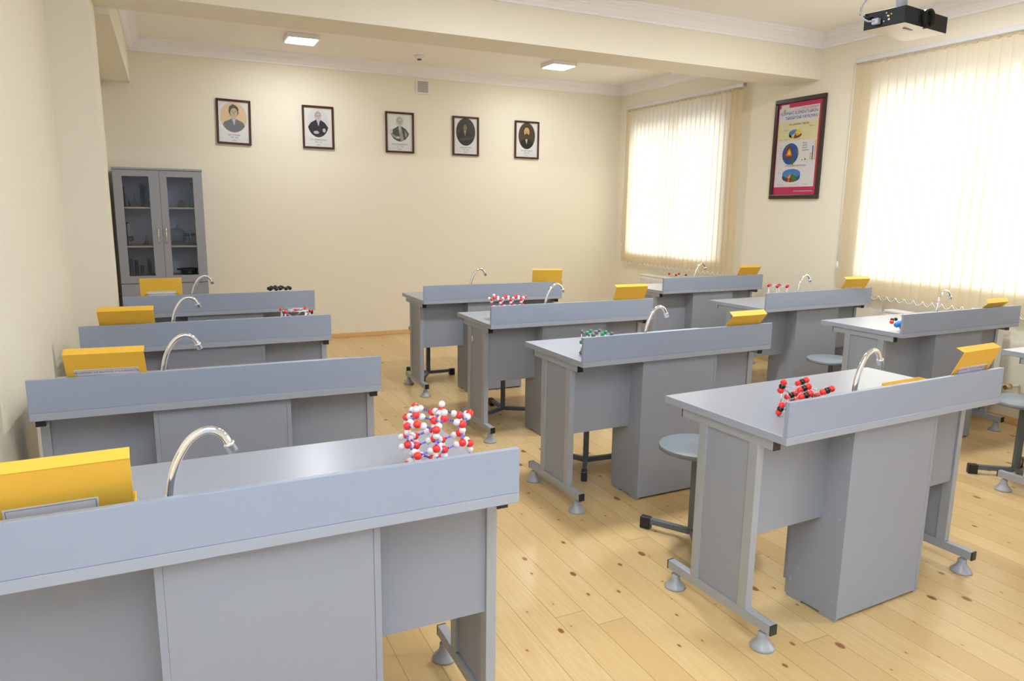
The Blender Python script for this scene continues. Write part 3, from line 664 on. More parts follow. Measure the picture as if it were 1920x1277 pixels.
# ------------------------------------------------------------------ lab desks
W, D, H, T, RH, RT = 1.1967, 0.582, 0.76, 0.0272, 0.1156, 0.0158
def make_desk():
    root = empty('laboratory_desk', (0, 0, 0))
    MB().box(0, W, 0, D, H - T, H, 0.0012).build('tabletop', M['desktop'], root)
    MB().box(0, W, 0.0, RT, H + 0.0004, H + RH, 0.0012).build('front_screen', M['desk'], root)
    MB().box(0.0006, W - 0.0006, -0.0006, 0.0, H - T + 0.002, H - 0.002).build('edge_band', M['edge'], root)
    for sgn in (0, 1):
        X = (lambda a, b: (a, b)) if sgn == 0 else (lambda a, b: (W - b, W - a))
        f = MB()
        f.box(*X(0.006, 0.036), 0.056, 0.488, 0.700, H - T, 0.002)
        f.box(*X(0.006, 0.036), 0.118, 0.158, 0.104, 0.702, 0.002)
        f.box(*X(0.006, 0.036), 0.356, 0.396, 0.104, 0.702, 0.002)
        f.box(*X(0.006, 0.036), 0.008, 0.520, 0.068, 0.104, 0.002)
        leg = f.build('leg_frame', M['metal'], root)
        MB().box(*X(0.012, 0.026), 0.156, 0.358, 0.104, 0.702, 0.001).build('side_panel', M['deskpanel'], leg)
        for y0, y1, z0, z1 in ((0.052, 0.0565, 0.700, 0.7325), (0.487, 0.4915, 0.700, 0.7325), (0.003, 0.0085, 0.068, 0.104), (0.519, 0.5245, 0.068, 0.104)):
            MB().box(*X(0.0055, 0.0365), y0, y1, z0 - 0.0005, z1 + 0.0, 0.001).build('end_cap', M['black'], leg)
        for yy in (0.046, 0.490):
            xm = sum(X(0.006, 0.036)) / 2
            MB().lathe([(0, 0), (0.041, 0), (0.042, 0.005), (0.040, 0.009), (0.031, 0.018), (0.021, 0.030), (0.017, 0.042), (0.017, 0.055), (0.012, 0.058), (0.008, 0.058), (0.008, 0.068), (0, 0.068)], 24, Matrix.Translation((xm, yy, 0))).build('levelling_foot', M['foot'], leg)
        MB().cyl((X(0.026, 0.030)[0], 0.180, 0.385), (X(0.030, 0.034)[1], 0.180, 0.385), 0.006, 8).build('cam_fastener', M['metal'], leg)
    for a, b in ((0.036, 0.370), (0.8475, W - 0.036)):
        MB().box(a, b, 0.126, 0.142, 0.372, H - T, 0.0008).build('modesty_panel', M['deskpanel'], root)
    cab = MB().box(0.3862, 0.8313, 0.0285, 0.0445, 0.012, H - T, 0.0008).build('sink_cabinet', M['deskpanel'], root)
    for a, b in ((0.370, 0.386), (0.8315, 0.8475)):
        MB().box(a, b, 0.0275, 0.258, 0.010, H - T, 0.0008).box(a, b, 0.035, 0.10, 0.0, 0.010).box(a, b, 0.18, 0.25, 0.0, 0.010).build('cabinet_side', M['deskpanel'], cab)
    MB().box(0.376, 0.842, 0.2585, 0.2745, 0.06, H - T - 0.004, 0.0008).build('cabinet_door', M['deskpanel'], cab)
    MB().box(0.3862, 0.8313, 0.045, 0.256, 0.06, 0.076).build('cabinet_floor', M['deskpanel'], cab)
    for y_, z_ in ((0.052, 0.69), (0.052, 0.39), (0.052, 0.075), (0.235, 0.075), (0.205, 0.130)):
        MB().cyl((0.3690, y_, z_), (0.3702, y_, z_), 0.006, 10).build('screw_cover', M['foot'], cab)
    # tap
    pts = [(0.408, 0.075, 0.771), (0.408, 0.075, 0.80), (0.409, 0.075, 0.835)]
    ctrl = [(0.409, 0.835), (0.413, 0.875), (0.423, 0.915), (0.440, 0.950), (0.460, 0.975), (0.485, 0.988), (0.506, 0.985), (0.522, 0.972), (0.531, 0.955)]
    # Catmull-Rom through ctrl
    cc = [ctrl[0]] + ctrl + [ctrl[-1]]
    for i in range(1, len(cc) - 2):
        for k in range(4):
            t = k / 4; p0, p1, p2, p3 = cc[i - 1], cc[i], cc[i + 1], cc[i + 2]
            q = [0.5 * (2 * p1[j] + (-p0[j] + p2[j]) * t + (2 * p0[j] - 5 * p1[j] + 4 * p2[j] - p3[j]) * t * t + (-p0[j] + 3 * p1[j] - 3 * p2[j] + p3[j]) * t ** 3) for j in (0, 1)]
            if i > 1 or k > 0: pts.append((q[0], 0.075, q[1]))
    pts.append((0.532, 0.075, 0.952))
    fa = MB().tube(pts, 0.0088, 16).build('tap', M['chrome'], root)
    MB().lathe([(0, 0), (0.026, 0), (0.026, 0.004), (0.018, 0.010), (0.014, 0.016), (0, 0.016)], 24, Matrix.Translation((0.408, 0.075, H))).build('tap_base', M['chrome'], fa)
    d_ = Vector((0.42, 0, -0.908))
    m_ = Matrix.Translation((0.5305, 0.075, 0.956)) @ d_.to_track_quat('Z', 'Y').to_matrix().to_4x4()
    MB().lathe([(0, 0.0), (0.0095, 0.0), (0.0125, 0.002), (0.0125, 0.007), (0.0108, 0.008), (0.0112, 0.023), (0.009, 0.024), (0.009, 0.018), (0, 0.018)], 20, m_).build('tap_aerator', M['chrome'], fa)
    return root

DP = {'L1': (-0.2869, 5.1319, 0.0110), 'L2': (-0.4169, 3.9398, -0.0015), 'L3': (-0.4609, 2.7789, -0.0307), 'L4': (-0.4424, 1.5213, 0.0),
      'M1': (1.7257, 5.1655, -0.0092), 'M2': (1.7433, 3.9404, -0.0071), 'M3': (1.7078, 2.7980, 0.0215), 'M4': (1.7204, 1.5755, 0.0480),
      'R1': (3.9305, 5.1197, 0.0271), 'R2': (3.9316, 3.8995, 0.0489), 'R3': (3.9009, 2.7800, 0.0198), 'R4': (3.9694, 1.6659, 0.0)}
DL = {'L1': 'grey laboratory desk nearest the glass cabinet, rearmost of the left column',
      'L2': 'grey laboratory desk holding the boxy red-ball frame model, second from back on the left',
      'L3': 'grey laboratory desk with no model, third from the back in the left column',
      'L4': 'nearest grey laboratory desk, filling the bottom left of the photo',
      'M1': 'rearmost grey laboratory desk of the middle column, closest to the bare back wall',
      'M2': 'grey laboratory desk with a small oval white sticker on its side panel',
      'M3': 'grey laboratory desk carrying the green and grey lattice model',
      'M4': 'grey laboratory desk in the right foreground with the red and black ball lattice model',
      'R1': 'grey laboratory desk under the rear window, rearmost of the right column',
      'R2': 'grey laboratory desk below the framed poster, with a flat red ball model',
      'R3': 'grey laboratory desk under the wide blind with a small blue and orange model',
      'R4': 'grey laboratory desk cut off at the right edge, only a corner showing'}
def to_world(n, x, y, z):
    X, Y, t = DP[n]; c, s = math.cos(t), math.sin(t)
    return (X + c * x - s * y, Y + s * x + c * y, z)
proto = make_desk(); desks = {}
for i, n in enumerate(DP):
    o = proto if i == 0 else copy_tree(proto)
    o.location = (DP[n][0], DP[n][1], 0); o.rotation_euler = (0, 0, DP[n][2])
    tag(o, DL[n], 'desk', 'laboratory desks in three columns')
    desks[n] = o
st = MB(); disc(st, 0, 0, 0.011, 0.021, 0, 24)
sto = st.build('round_sticker', M['white'], desks['M2'], 'small white oval sticker'); sto.matrix_basis = Matrix.Translation((0.0114, 0.335, 0.62)) @ Matrix.Rotation(-PI / 2, 4, 'Z')

# ------------------------------------------------------------------ stools
def make_stool():
    r = empty('round_stool', (0, 0, 0))
    MB().lathe([(0, 0.447), (0.163, 0.447), (0.166, 0.444), (0.166, 0.443), (0, 0.443)], 48).build('seat', M['stool'], r)
    MB().lathe([(0, 0.4428), (0.166, 0.4428), (0.166, 0.428), (0.163, 0.426), (0, 0.426)], 48).build('seat_edge', M['stooledge'], r)
    p = MB().box(-0.016, 0.016, -0.016, 0.016, 0.03, 0.420, 0.003).build('post', M['stoolleg'], r)
    MB().box(-0.06, 0.06, -0.012, 0.012, 0.420, 0.426).box(-0.012, 0.012, -0.06, 0.06, 0.4195, 0.4255).build('seat_plate', M['stoolleg'], r)
    for k in range(3):
        a = 2 * PI * k / 3; m_ = Matrix.Rotation(a, 4, 'Z')
        l = MB().box(0.01, 0.235, -0.0125, 0.0125, 0.026, 0.052, 0.002, m_).build('leg', M['stoolleg'], r)
        MB().box(0.195, 0.245, -0.0165, 0.0165, 0.0, 0.056, 0.004, m_).build('rubber_cap', M['black'], l)
    return r
SP = {'M1': (1.985, 5.84, 0.0, 'dark grey round stool behind the rearmost middle desk'),
      'M2': (2.112, 4.55, -0.55, 'dark grey round stool behind the middle desk with the oval sticker'),
      'M3': (2.096, 3.37, -2.15, 'dark grey round stool behind the middle desk carrying the green and grey model'),
      'M4': (2.047, 2.369, 2.12, 'blue-grey round stool with visible seat, left of the right foreground desk'),
      'R3': (4.19, 3.50, 0.5, 'round stool half hidden behind the desk under the wide blind'),
      'R4': (4.265, 2.255, 2.5, 'round stool cut off at the right edge of the photo')}
ps0 = make_stool()
for i, (k, s_) in enumerate(SP.items()):
    o = ps0 if i == 0 else copy_tree(ps0)
    o.location = (s_[0], s_[1], 0); o.rotation_euler = (0, 0, s_[2]); tag(o, s_[3], 'stool', 'round stools behind the desks')

# ------------------------------------------------------------------ yellow card boxes with raised lids
BW_, BL_, BF_ = 0.246, 0.218, 0.0325
BX = {'L3': (0.120, 0.086, -0.060, 0.477), 'L2': (0.090, 0.106, -0.061, 0.581), 'L1': (0.103, 0.045, -0.002, 0.12), 'L4': (0.096, 0.099, 0.037, 0.400),
      'M1': (0.961, 0.101, -0.334, 0.309), 'M2': (0.888, 0.070, -0.009, 0.404), 'M3': (0.880, 0.113, 0.026, 0.692), 'M4': (0.885, 0.072, 0.013, 0.400),
      'R1': (0.883, 0.092, -0.045, 0.555), 'R2': (0.855, 0.090, -0.130, 0.516), 'R3': (0.783, 0.145, 0.047, 0.839)}
BLAB = {'L4': 'nearest yellow cardboard box with raised lid, cut off at the left edge',
        'L3': 'yellow cardboard box with a long upside-down white label, third from the back on the left',
        'L2': 'yellow cardboard box with no label showing, second from back on the left',
        'L1': 'yellow cardboard box raised in front of the glass cabinet, white label half hidden',
        'M1': 'yellow cardboard box standing on the rearmost middle desk against the bare back wall',
        'M2': 'yellow cardboard box on the right end of the middle desk with the oval sticker',
        'M3': 'yellow cardboard box on the desk carrying the green and grey lattice model',
        'M4': 'large yellow cardboard box with a mauve-lettered label, on the right foreground desk',
        'R1': 'small yellow cardboard box right of the rear window on the rearmost right desk',
        'R2': 'yellow cardboard box in front of the left edge of the wide blind',
        'R3': 'yellow cardboard box tipped far forward under the wide blind near the right edge'}
LABTXT = {'L3': ('\u041a\u043e\u043b\u043b\u0435\u043a\u0446\u0438\u044f \u0443\u0433\u043b\u044f \u0438 \u043f\u0440\u043e\u0434\u0443\u043a\u0442\u043e\u0432 \u0435\u0433\u043e \u043f\u0435\u0440\u0435\u0440\u0430\u0431\u043e\u0442\u043a\u0438', 'ink', 0.0135),
          'M4': ('\u041a\u043e\u043b\u043b\u0435\u043a\u0446\u0438\u044f \u0428\u043a\u0430\u043b\u0430 \u0442\u0432\u0435\u0440\u0434\u043e\u0441\u0442\u0438', 'inkmauve', 0.0160)}
TW = 0.0022
for n, (bx, by, yaw, th) in BX.items():
    w = to_world(n, bx, by, H + 0.0006)
    r = empty('yellow_box', w, DP[n][2] + yaw, BLAB[n], 'cardboard box', 'yellow collection boxes on the desks')
    hh = 0.022
    tray = MB().box(0, BW_, 0, BL_, 0, 0.003).box(0, BW_, BL_ - TW, BL_, 0.003, hh).box(0, TW, 0.0, BL_ - TW, 0.003, hh).box(BW_ - TW, BW_, 0.0, BL_ - TW, 0.003, hh)
    tray.build('tray', M['yellow'], r)
    MB().box(TW, BW_ - TW, 0.004, BL_ - TW, 0.003, 0.004).build('tray_lining', M['yellowin'], r)
    m_ = Matrix.Translation((0, -0.001, 0.004)) @ Matrix.Rotation(th, 4, 'X')
    lid = MB().box(0, BW_, -TW, 0, 0, BL_, 0.0004, m_).box(0, BW_, -TW, BF_, BL_ - TW, BL_ + 0.0001, 0.0004, m_).build('lid', M['yellow'], r)
    MB().box(0.003, BW_ - 0.003, 0.0002, 0.0009, 0.003, BL_ - 0.004, 0, m_).build('lid_lining', M['yellowin'], lid)
    if n != 'L2' and n != 'M3' and n != 'M1':
        lw, z0, z1 = (0.196, 0.085, 0.131) if n == 'L3' else ((0.168, 0.085, 0.139) if n == 'L1' else (0.178, 0.082, 0.146))
        if n == 'L3': z0, z1 = 0.107, 0.152
        if n == 'M4': z0, z1 = 0.094, 0.147
        if n in ('R1', 'R3', 'M2'): z0, z1 = 0.03, 0.085
        if n == 'R2': z0, z1 = 0.08, 0.136
        xo = 0.5 * BW_
        if n == 'L4': z0, z1, lw, xo = 0.075, 0.128, 0.160, 0.104
        la = MB().box(xo - lw / 2, xo + lw / 2, -TW - 0.0005, -TW, z0, z1, 0, m_).build('paper_label', M['paper'], lid)
        bo = MB(); q = 0.004
        for a in ((xo - lw / 2 + q, xo + lw / 2 - q, z1 - q - 0.0008, z1 - q), (xo - lw / 2 + q, xo + lw / 2 - q, z0 + q, z0 + q + 0.0008), (xo - lw / 2 + q, xo - lw / 2 + q + 0.0008, z0 + q, z1 - q), (xo + lw / 2 - q - 0.0008, xo + lw / 2 - q, z0 + q, z1 - q)):
            bo.box(a[0], a[1], -TW - 0.0009, -TW - 0.0005, a[2], a[3], 0, m_)
        bo.build('label_border', M['ink'], la)
        s_, mk, sz = LABTXT.get(n, LABTXT['L3'])
        tz = z1 - (0.034 if n == 'L4' else 0.0135 if n == 'L3' else 0.0125 if n == 'M4' else 0.020)
        tm = m_ @ Matrix.Translation((xo, -TW - 0.0010, tz)) @ Matrix.Rotation(PI, 4, 'Y') @ ROT_UP
        text_mesh('label_lettering', s_, sz, M[mk], la, tm, sx=0.92 if n == 'M4' else 0.66)

# ------------------------------------------------------------------ molecular models
def ball_mesh(name, r, m, sub=3):
    me = MB().ball((0, 0, 0), r, sub).mesh(name); me.materials.append(m); return me
def stick(name, me, parent, a, b):
    a = Vector(a); b = Vector(b); d = b - a
    return link(name, me, parent, mtx=Matrix.Translation(a) @ d.to_track_quat('Z', 'Y').to_matrix().to_4x4() @ Matrix.Diagonal((1, 1, d.length, 1)))
def unit_stick(name, r, m, seg=8):
    me = MB().cyl((0, 0, 0), (0, 0, 1), r, seg).mesh(name); me.materials.append(m); return me
ME = dict(ro=ball_mesh('red_ball', 0.0105, M['ballred']), wh=ball_mesh('white_ball', 0.0092, M['ballwhite'], 3), pst=unit_stick('purple_stick', 0.0030, M['purple']),
          wst=unit_stick('white_rod', 0.0017, M['rodwhite']), wst2=unit_stick('white_rod', 0.0030, M['rodwhite']))

def model(n, x, y, label, rz=0.0, z=H + 0.0006):
    return empty('molecular_model', to_world(n, x, y, z), DP[n][2] + rz, label, 'molecular model')

# ice lattice (oxygen red, hydrogen white)
def ice(root, layers, cells, b=0.050, ro=ME['ro'], wh=ME['wh']):
    h = b / 3; nn = b * math.sqrt(8) / 3; a = nn * math.sqrt(3)
    rr = random.Random(11)
    # honeycomb sites around the given hexagon centres
    sites = {}
    for cx, cy in cells:
        X = a * (cx + 0.5 * cy); Y = a * math.sqrt(3) / 2 * cy
        for k in range(6):
            t = PI / 6 + k * PI / 3
            px, py = X + nn * math.cos(t), Y + nn * math.sin(t)
            sites[(round(px, 4), round(py, 4))] = k % 2
    # consistent sublattice: recompute by parity through neighbours
    keys = list(sites); par = {keys[0]: 0}; stack = [keys[0]]
    while stack:
        q = stack.pop()
        for s_ in keys:
            if s_ not in par and abs(math.hypot(s_[0] - q[0], s_[1] - q[1]) - nn) < 0.002: par[s_] = 1 - par[q]; stack.append(s_)
    atoms = []
    base = 0.0105 + 0.004
    for L_ in range(layers):
        for s_ in keys:
            hi = par[s_] ^ (L_ % 2)
            atoms.append(Vector((s_[0], s_[1], base + L_ * (h + b) + (h if hi else 0))))
    N_ = len(atoms); cnt = [0] * N_; dirs = [[] for _ in range(N_)]
    bonds = [(i, j) for i in range(N_) for j in range(i + 1, N_) if abs((atoms[i] - atoms[j]).length - b) < 0.004]
    for p in atoms: link('red_ball', ro, root, loc=p)
    for i, j in bonds:
        dirs[i].append((atoms[j] - atoms[i]).normalized()); dirs[j].append((atoms[i] - atoms[j]).normalized())
        s_, e_ = (i, j) if (cnt[i], rr.random()) < (cnt[j], rr.random()) else (j, i)
        if cnt[s_] >= 2: s_, e_ = e_, s_
        d = (atoms[e_] - atoms[s_]).normalized()
        if cnt[s_] < 2:
            cnt[s_] += 1
            link('white_ball', wh, root, loc=atoms[s_] + d * 0.0160)
            stick('purple_stick', ME['pst'], root, atoms[s_] + d * 0.024, atoms[e_])
        else: stick('purple_stick', ME['pst'], root, atoms[s_], atoms[e_])
    for i in range(N_):
        while cnt[i] < 2 and len(dirs[i]) < 4:
            sm = Vector((0, 0, 0))
            for d in dirs[i]: sm += d
            if len(dirs[i]) == 3: d = -sm.normalized()
            elif len(dirs[i]) == 2:
                ax = dirs[i][0].cross(dirs[i][1]).normalized(); d = (-sm.normalized() * 0.577 + ax * 0.816 * rr.choice((-1, 1))).normalized()
            else: d = Vector((rr.uniform(-1, 1), rr.uniform(-1, 1), 0.4)).normalized()
            if d.z < -0.9 and atoms[i].z < base + 0.001: break
            if len(dirs[i]) == 3 and d.z < -0.9 and atoms[i].z < 0.03: break
            dirs[i].append(d); cnt[i] += 1
            p = atoms[i] + d * 0.0160
            if p.z < 0.0094: p.z = 0.0094
            link('white_ball', wh, root, loc=p)
m = model('L4', 1.010, 0.170, 'large model of red and white balls with purple sticks on the nearest desk', 0.25)
ice(m, 3, [(0, 0), (1, 0), (0, 1)])
m = model('M2', 0.125, 0.180, 'small red and white ball model on the middle desk with the oval sticker', -0.05)
ice(m, 3, [(0, 0), (1, 0), (2, 0)], b=0.0435)

def lattice(root, balls, rods, rod=ME['wst']):
    for name, me, p in balls: link(name, me, root, loc=p)
    for a, b in rods: stick('white_rod', rod, root, a, b)

# carbon dioxide lattice, right foreground
bk = ball_mesh('black_ball', 0.0114, M['ballblack']); rk = ball_mesh('red_ball', 0.0114, M['ballred'])
m = model('M4', 0.232, 0.134, 'red and black ball lattice model with thin white rods on the right foreground desk')
top = [Vector((-0.049, 0.057, 0)), Vector((0.073, 0.075, 0)), Vector((0.047, -0.051, 0)), Vector((-0.073, -0.063, 0))]
zl, zh = 0.0240, 0.105
alls = [p + Vector((0, 0, zh)) for p in top] + [p + Vector((0, 0, zl)) for p in top]
alls += [sum(alls[:4], Vector()) / 4, sum(alls[4:8], Vector()) / 4]
alls += [(alls[k] + alls[(k + 1) % 4] + alls[4 + k] + alls[4 + (k + 1) % 4]) / 4 for k in range(4)]
AX = [Vector((0.10, -0.25, 0.95)), Vector((0.80, -0.45, 0.42))]
for q, p in enumerate(alls):
    d = AX[0 if q in (0, 4, 7) else 1].normalized() * 0.0150
    link('black_ball', bk, m, loc=p)
    for sgn in (-1, 1):
        pp = p + d * sgn
        if pp.z < 0.0116: pp.z = 0.0116
        link('red_ball', rk, m, loc=pp)
for i in range(14):
    for j in range(i + 1, 14):
        L_ = (alls[i] - alls[j]).length
        if 0.03 < L_ < 0.097 and (i >= 8 or j >= 8 or abs(alls[i].z - alls[j].z) > 0.05): stick('white_rod', ME['wst'], m, alls[i], alls[j])

# sodium chloride type lattice, middle desk
gy = ball_mesh('grey_ball', 0.0098, M['ballgrey']); gn = ball_mesh('green_ball', 0.0098, M['ballgreen'])
m = model('M3', 0.140, 0.105, 'cubic lattice model of green and dark grey balls on white rods', 0.0)
s_ = 0.052; bl = []; rd = []
for i in range(3):
    for j in range(3):
        for k in range(3):
            p = Vector(((i - 1) * s_ - 0.000 * j, (j - 1) * s_, 0.0098 + k * s_)); odd = (i + j + k) % 2
            bl.append(('green_ball' if odd else 'grey_ball', gn if odd else gy, p))
            if i < 2: rd.append((p, p + Vector((s_, 0, 0))))
            if j < 2: rd.append((p, p + Vector((0, s_, 0))))
            if k < 2: rd.append((p, p + Vector((0, 0, s_))))
lattice(m, bl, rd)

# face-centred red lattice, left column
r2b = ball_mesh('red_ball', 0.0095, M['ballred'])
m = model('L2', 1.040, 0.205, 'face-centred red ball lattice with white rods on the second left desk from the back', 0.06)
sx_, sy_, sz_ = 0.135, 0.125, 0.110; bl = []; rd = []; cs = {}
for i in (0, 1):
    for j in (0, 1):
        for k in (0, 1): cs[(i, j, k)] = Vector(((i - 0.5) * sx_, (j - 0.5) * sy_, 0.0095 + k * sz_))
for p in cs.values(): bl.append(('red_ball', r2b, p))
for a_ in cs:
    for b_ in cs:
        if a_ < b_ and sum(abs(u - v) for u, v in zip(a_, b_)) == 1: rd.append((cs[a_], cs[b_]))
for ax in range(3):
    for s1 in (0, 1):
        face = [cs[c] for c in cs if c[ax] == s1]; cen = sum(face, Vector()) / 4
        bl.append(('red_ball', r2b, cen)); rd += [(cen, f) for f in face]
lattice(m, bl, rd, ME['wst2'])

# graphite, rear left desk
b2 = ball_mesh('black_ball', 0.0135, M['ballblack'], 2)
m = model('L1', 0.985, 0.185, 'low black ball graphite model on the rearmost left desk', 0.15)
bl = []; rd = []; nn = 0.040
for L_ in range(2):
    keys = {}
    for cx, cy in ((0, 0), (1, 0), (0, 1)):
        X0 = nn * math.sqrt(3) * (cx + 0.5 * cy) - 0.04; Y0_ = nn * 1.5 * cy - 0.02
        for k in range(6):
            t = PI / 6 + k * PI / 3; keys[(round(X0 + nn * math.cos(t), 4), round(Y0_ + nn * math.sin(t), 4))] = 1
    kk = [Vector((k[0], k[1], 0.0135 + L_ * 0.105)) for k in keys]
    for p in kk: bl.append(('black_ball', b2, p))
    for i in range(len(kk)):
        for j in range(i + 1, len(kk)):
            if (kk[i] - kk[j]).length < nn * 1.1: rd.append((kk[i], kk[j]))
    if L_ == 0: low = kk
    else: rd += [(low[i], kk[i]) for i in (0, 3, 6, 9, 12) if i < len(kk)]
lattice(m, bl, rd)

# simple cube, rear right desk
r3b = ball_mesh('red_ball', 0.011, M['balldred'])
m = model('R1', 0.290, 0.165, 'open cube model with four red top balls under the rear window', -0.12)
bl = []; rd = []; cs = {}
for i in (0, 1):
    for j in (0, 1):
        for k in (0, 1): cs[(i, j, k)] = Vector(((i - 0.5) * 0.105, (j - 0.5) * 0.115, 0.011 + k * 0.115))
for p in cs.values(): bl.append(('red_ball', r3b, p))
for a_ in cs:
    for b_ in cs:
        if a_ < b_ and sum(abs(u - v) for u, v in zip(a_, b_)) == 1: rd.append((cs[a_], cs[b_]))
lattice(m, bl, rd)

# hexagonal prism, right column
m = model('R2', 0.395, 0.250, 'flat hexagonal ring of small red balls on the desk below the poster', 0.12)
bl = []; rd = []; R_ = 0.078
for L_, z in enumerate((0.011, 0.132)):
    c0 = Vector((0, 0, z)); hx_ = [c0 + Vector((R_ * math.cos(k * PI / 3 + 0.5), R_ * math.sin(k * PI / 3 + 0.5), 0)) for k in range(6)]
    bl += [('red_ball', r3b, p) for p in hx_ + [c0]]
    rd += [(hx_[k], hx_[(k + 1) % 6]) for k in range(6)] + [(c0, p) for p in hx_]
    if L_: rd += list(zip(low, hx_))
    low = hx_
lattice(m, bl, rd)

# small molecule, desk under the wide blind
m = model('R3', 0.085, 0.085, 'small model of blue, orange and black balls beside the desk screen', 0.2)
bb = ball_mesh('blue_ball', 0.017, M['ballblue']); ob_ = ball_mesh('orange_ball', 0.0125, M['ballorange']); kb = ball_mesh('black_ball', 0.011, M['ballblack'])
for nm, me, p in (('blue_ball', bb, (-0.030, 0.000, 0.040)), ('blue_ball', bb, (0.014, 0.004, 0.044)), ('orange_ball', ob_, (-0.052, 0.022, 0.056)), ('black_ball', kb, (-0.030, 0.030, 0.066)), ('black_ball', kb, (0.002, 0.024, 0.068)), ('blue_ball', bb, (0.055, 0.01, 0.030)), ('black_ball', kb, (0.05, -0.01, 0.0575))):
    link(nm, me, m, loc=p)
for a_, b_ in (((-0.016, -0.022, 0.0), (-0.012, -0.018, 0.10)), ((0.008, -0.022, 0.0), (0.006, -0.018, 0.098)), ((-0.016, -0.022, 0.012), (0.008, -0.022, 0.012)), ((-0.013, -0.018, 0.09), (0.030, 0.010, 0.09)), ((-0.030, 0.0, 0.04), (-0.016, -0.022, 0.012)), ((0.055, 0.01, 0.0), (0.055, 0.01, 0.03)), ((0.014, 0.004, 0.044), (0.055, 0.01, 0.03)), ((-0.03, 0.03, 0.066), (0.002, 0.024, 0.068))):
    stick('white_rod', ME['wst2'], m, a_, b_)

# ------------------------------------------------------------------ glass cabinet in the back left corner
cx0, cx1, cy0, cy1 = -0.427, 0.331, 7.63, YB - 0.012
cab = empty('glass_cabinet', ((cx0 + cx1) / 2, (cy0 + cy1) / 2, 0), 0, 'tall grey two-door cabinet with glass doors in the back left corner', 'cabinet')
ox, oy = -(cx0 + cx1) / 2, -(cy0 + cy1) / 2
def cb(x0, x1, y0, y1, z0, z1, bev=0.0, mb=None): return (mb or MB()).box(x0 + ox, x1 + ox, y0 + oy, y1 + oy, z0, z1, bev)
body = cb(cx0, cx0 + 0.018, cy0 + 0.020, cy1, 0, 1.770, 0.001)
cb(cx1 - 0.018, cx1, cy0 + 0.020, cy1, 0, 1.770, 0.001, body)
cb(cx0 - 0.004, cx1 + 0.004, cy0 - 0.004, cy1, 1.771, 1.789, 0.001, body)
cb(cx0 + 0.018, cx1 - 0.018, cy0 + 0.022, cy1, 0.0, 0.018, 0, body)
cb(cx0 + 0.018, cx1 - 0.018, cy0 + 0.022, cy1, 0.70, 0.716, 0, body)
body.build('carcass', M['cabinet'], cab)
cb(cx0 + 0.018, cx1 - 0.018, cy1 - 0.006, cy1 - 0.001, 0.018, 1.770).build('back_board', M['cabin'], cab)
cb(-0.052, -0.036, cy0 + 0.03, cy1 - 0.007, 0.716, 1.770).build('centre_partition', M['cabin'], cab)
for z in (1.430, 1.068, 0.775):
    for a, b in ((cx0 + 0.018, -0.052), (-0.036, cx1 - 0.018)):
        cb(a, b, cy0 + 0.03, cy1 - 0.007, z - 0.016, z).build('shelf', M['shelf'], cab)
def gdoor(x0, x1, gx0, gx1, hxx):
    z0, z1, g0_, g1_ = 0.716, 1.768, 0.785, 1.710
    d = cb(x0, gx0, cy0, cy0 + 0.018, z0, z1, 0.0015); cb(gx1, x1, cy0, cy0 + 0.018, z0, z1, 0.0015, d)
    cb(gx0, gx1, cy0, cy0 + 0.018, g1_, z1, 0.0015, d); cb(gx0, gx1, cy0, cy0 + 0.018, z0, g0_, 0.0015, d)
    d = d.build('door', M['cabinet'], cab)
    cb(gx0, gx1, cy0 + 0.008, cy0 + 0.0115, g0_, g1_).build('door_glass', M['doorglass'], d)
    hm = MB().tube([(hxx + ox, cy0 + oy, 1.228), (hxx + ox, cy0 + oy - 0.022, 1.222), (hxx + ox, cy0 + oy - 0.026, 1.165), (hxx + ox, cy0 + oy - 0.022, 1.108), (hxx + ox, cy0 + oy, 1.102)], 0.0050, 8)
    hm.build('door_handle', M['chrome'], d)
    for zz in (1.228, 1.102): MB().ball((hxx + ox, cy0 + oy - 0.008, zz), 0.009, 2).build('handle_rosette', M['gold'], d)
gdoor(cx0 + 0.001, -0.0425, -0.351, -0.131, -0.078)
gdoor(-0.0405, cx1 - 0.001, 0.022, 0.247, -0.012)
for x0, x1 in ((cx0 + 0.001, -0.0425), (-0.0405, cx1 - 0.001)):
    cb(x0, x1, cy0, cy0 + 0.018, 0.05, 0.7085, 0.0015).build('lower_door', M['cabinet'], cab)

LG = 'glassware inside the cabinet'
def ware(name, prof, x, z, label, cat, m='labglass', y=7.80, mtx=None):
    o = MB().lathe(prof, 22).build(name, M[m]); o.location = (x, y, z + 0.0005)
    return tag(o, label, cat, LG)
def erl(h, r): return [(0, 0.001), (r * 0.9, 0.0), (r, 0.006), (r * 0.32, h * 0.68), (r * 0.30, h * 0.95), (r * 0.38, h), (r * 0.34, h), (r * 0.26, h * 0.94), (r * 0.28, h * 0.68), (r * 0.94, 0.008), (0, 0.004)]
def rflask(h, r):
    p = [(0, 0.0)]
    for k in range(1, 9):
        t = -PI / 2 + k * PI * 0.88 / 8; p.append((r * math.cos(t), r + r * math.sin(t)))
    p += [(r * 0.26, r * 2.05), (r * 0.25, h - 0.004), (r * 0.34, h), (r * 0.2, h)]
    return p
def cylp(h, r): return [(0, 0.0), (r * 1.3, 0.0), (r * 1.3, 0.004), (r, 0.007), (r, h - 0.004), (r * 1.12, h), (r * 0.92, h), (r * 0.92, 0.009), (0, 0.009)]
ware('conical_flask', erl(0.125, 0.032), -0.330, 1.430, 'conical glass flask at the left end of the cabinet top shelf', 'glass flask')
ware('glass_tube', cylp(0.19, 0.008), -0.352, 1.430, 'thin tall glass tube beside the conical flask on the cabinet top shelf', 'glass tube', y=7.86)
ware('round_flask', rflask(0.125, 0.032), -0.266, 1.430, 'small round-bottomed flask, second on the cabinet top shelf', 'glass flask')
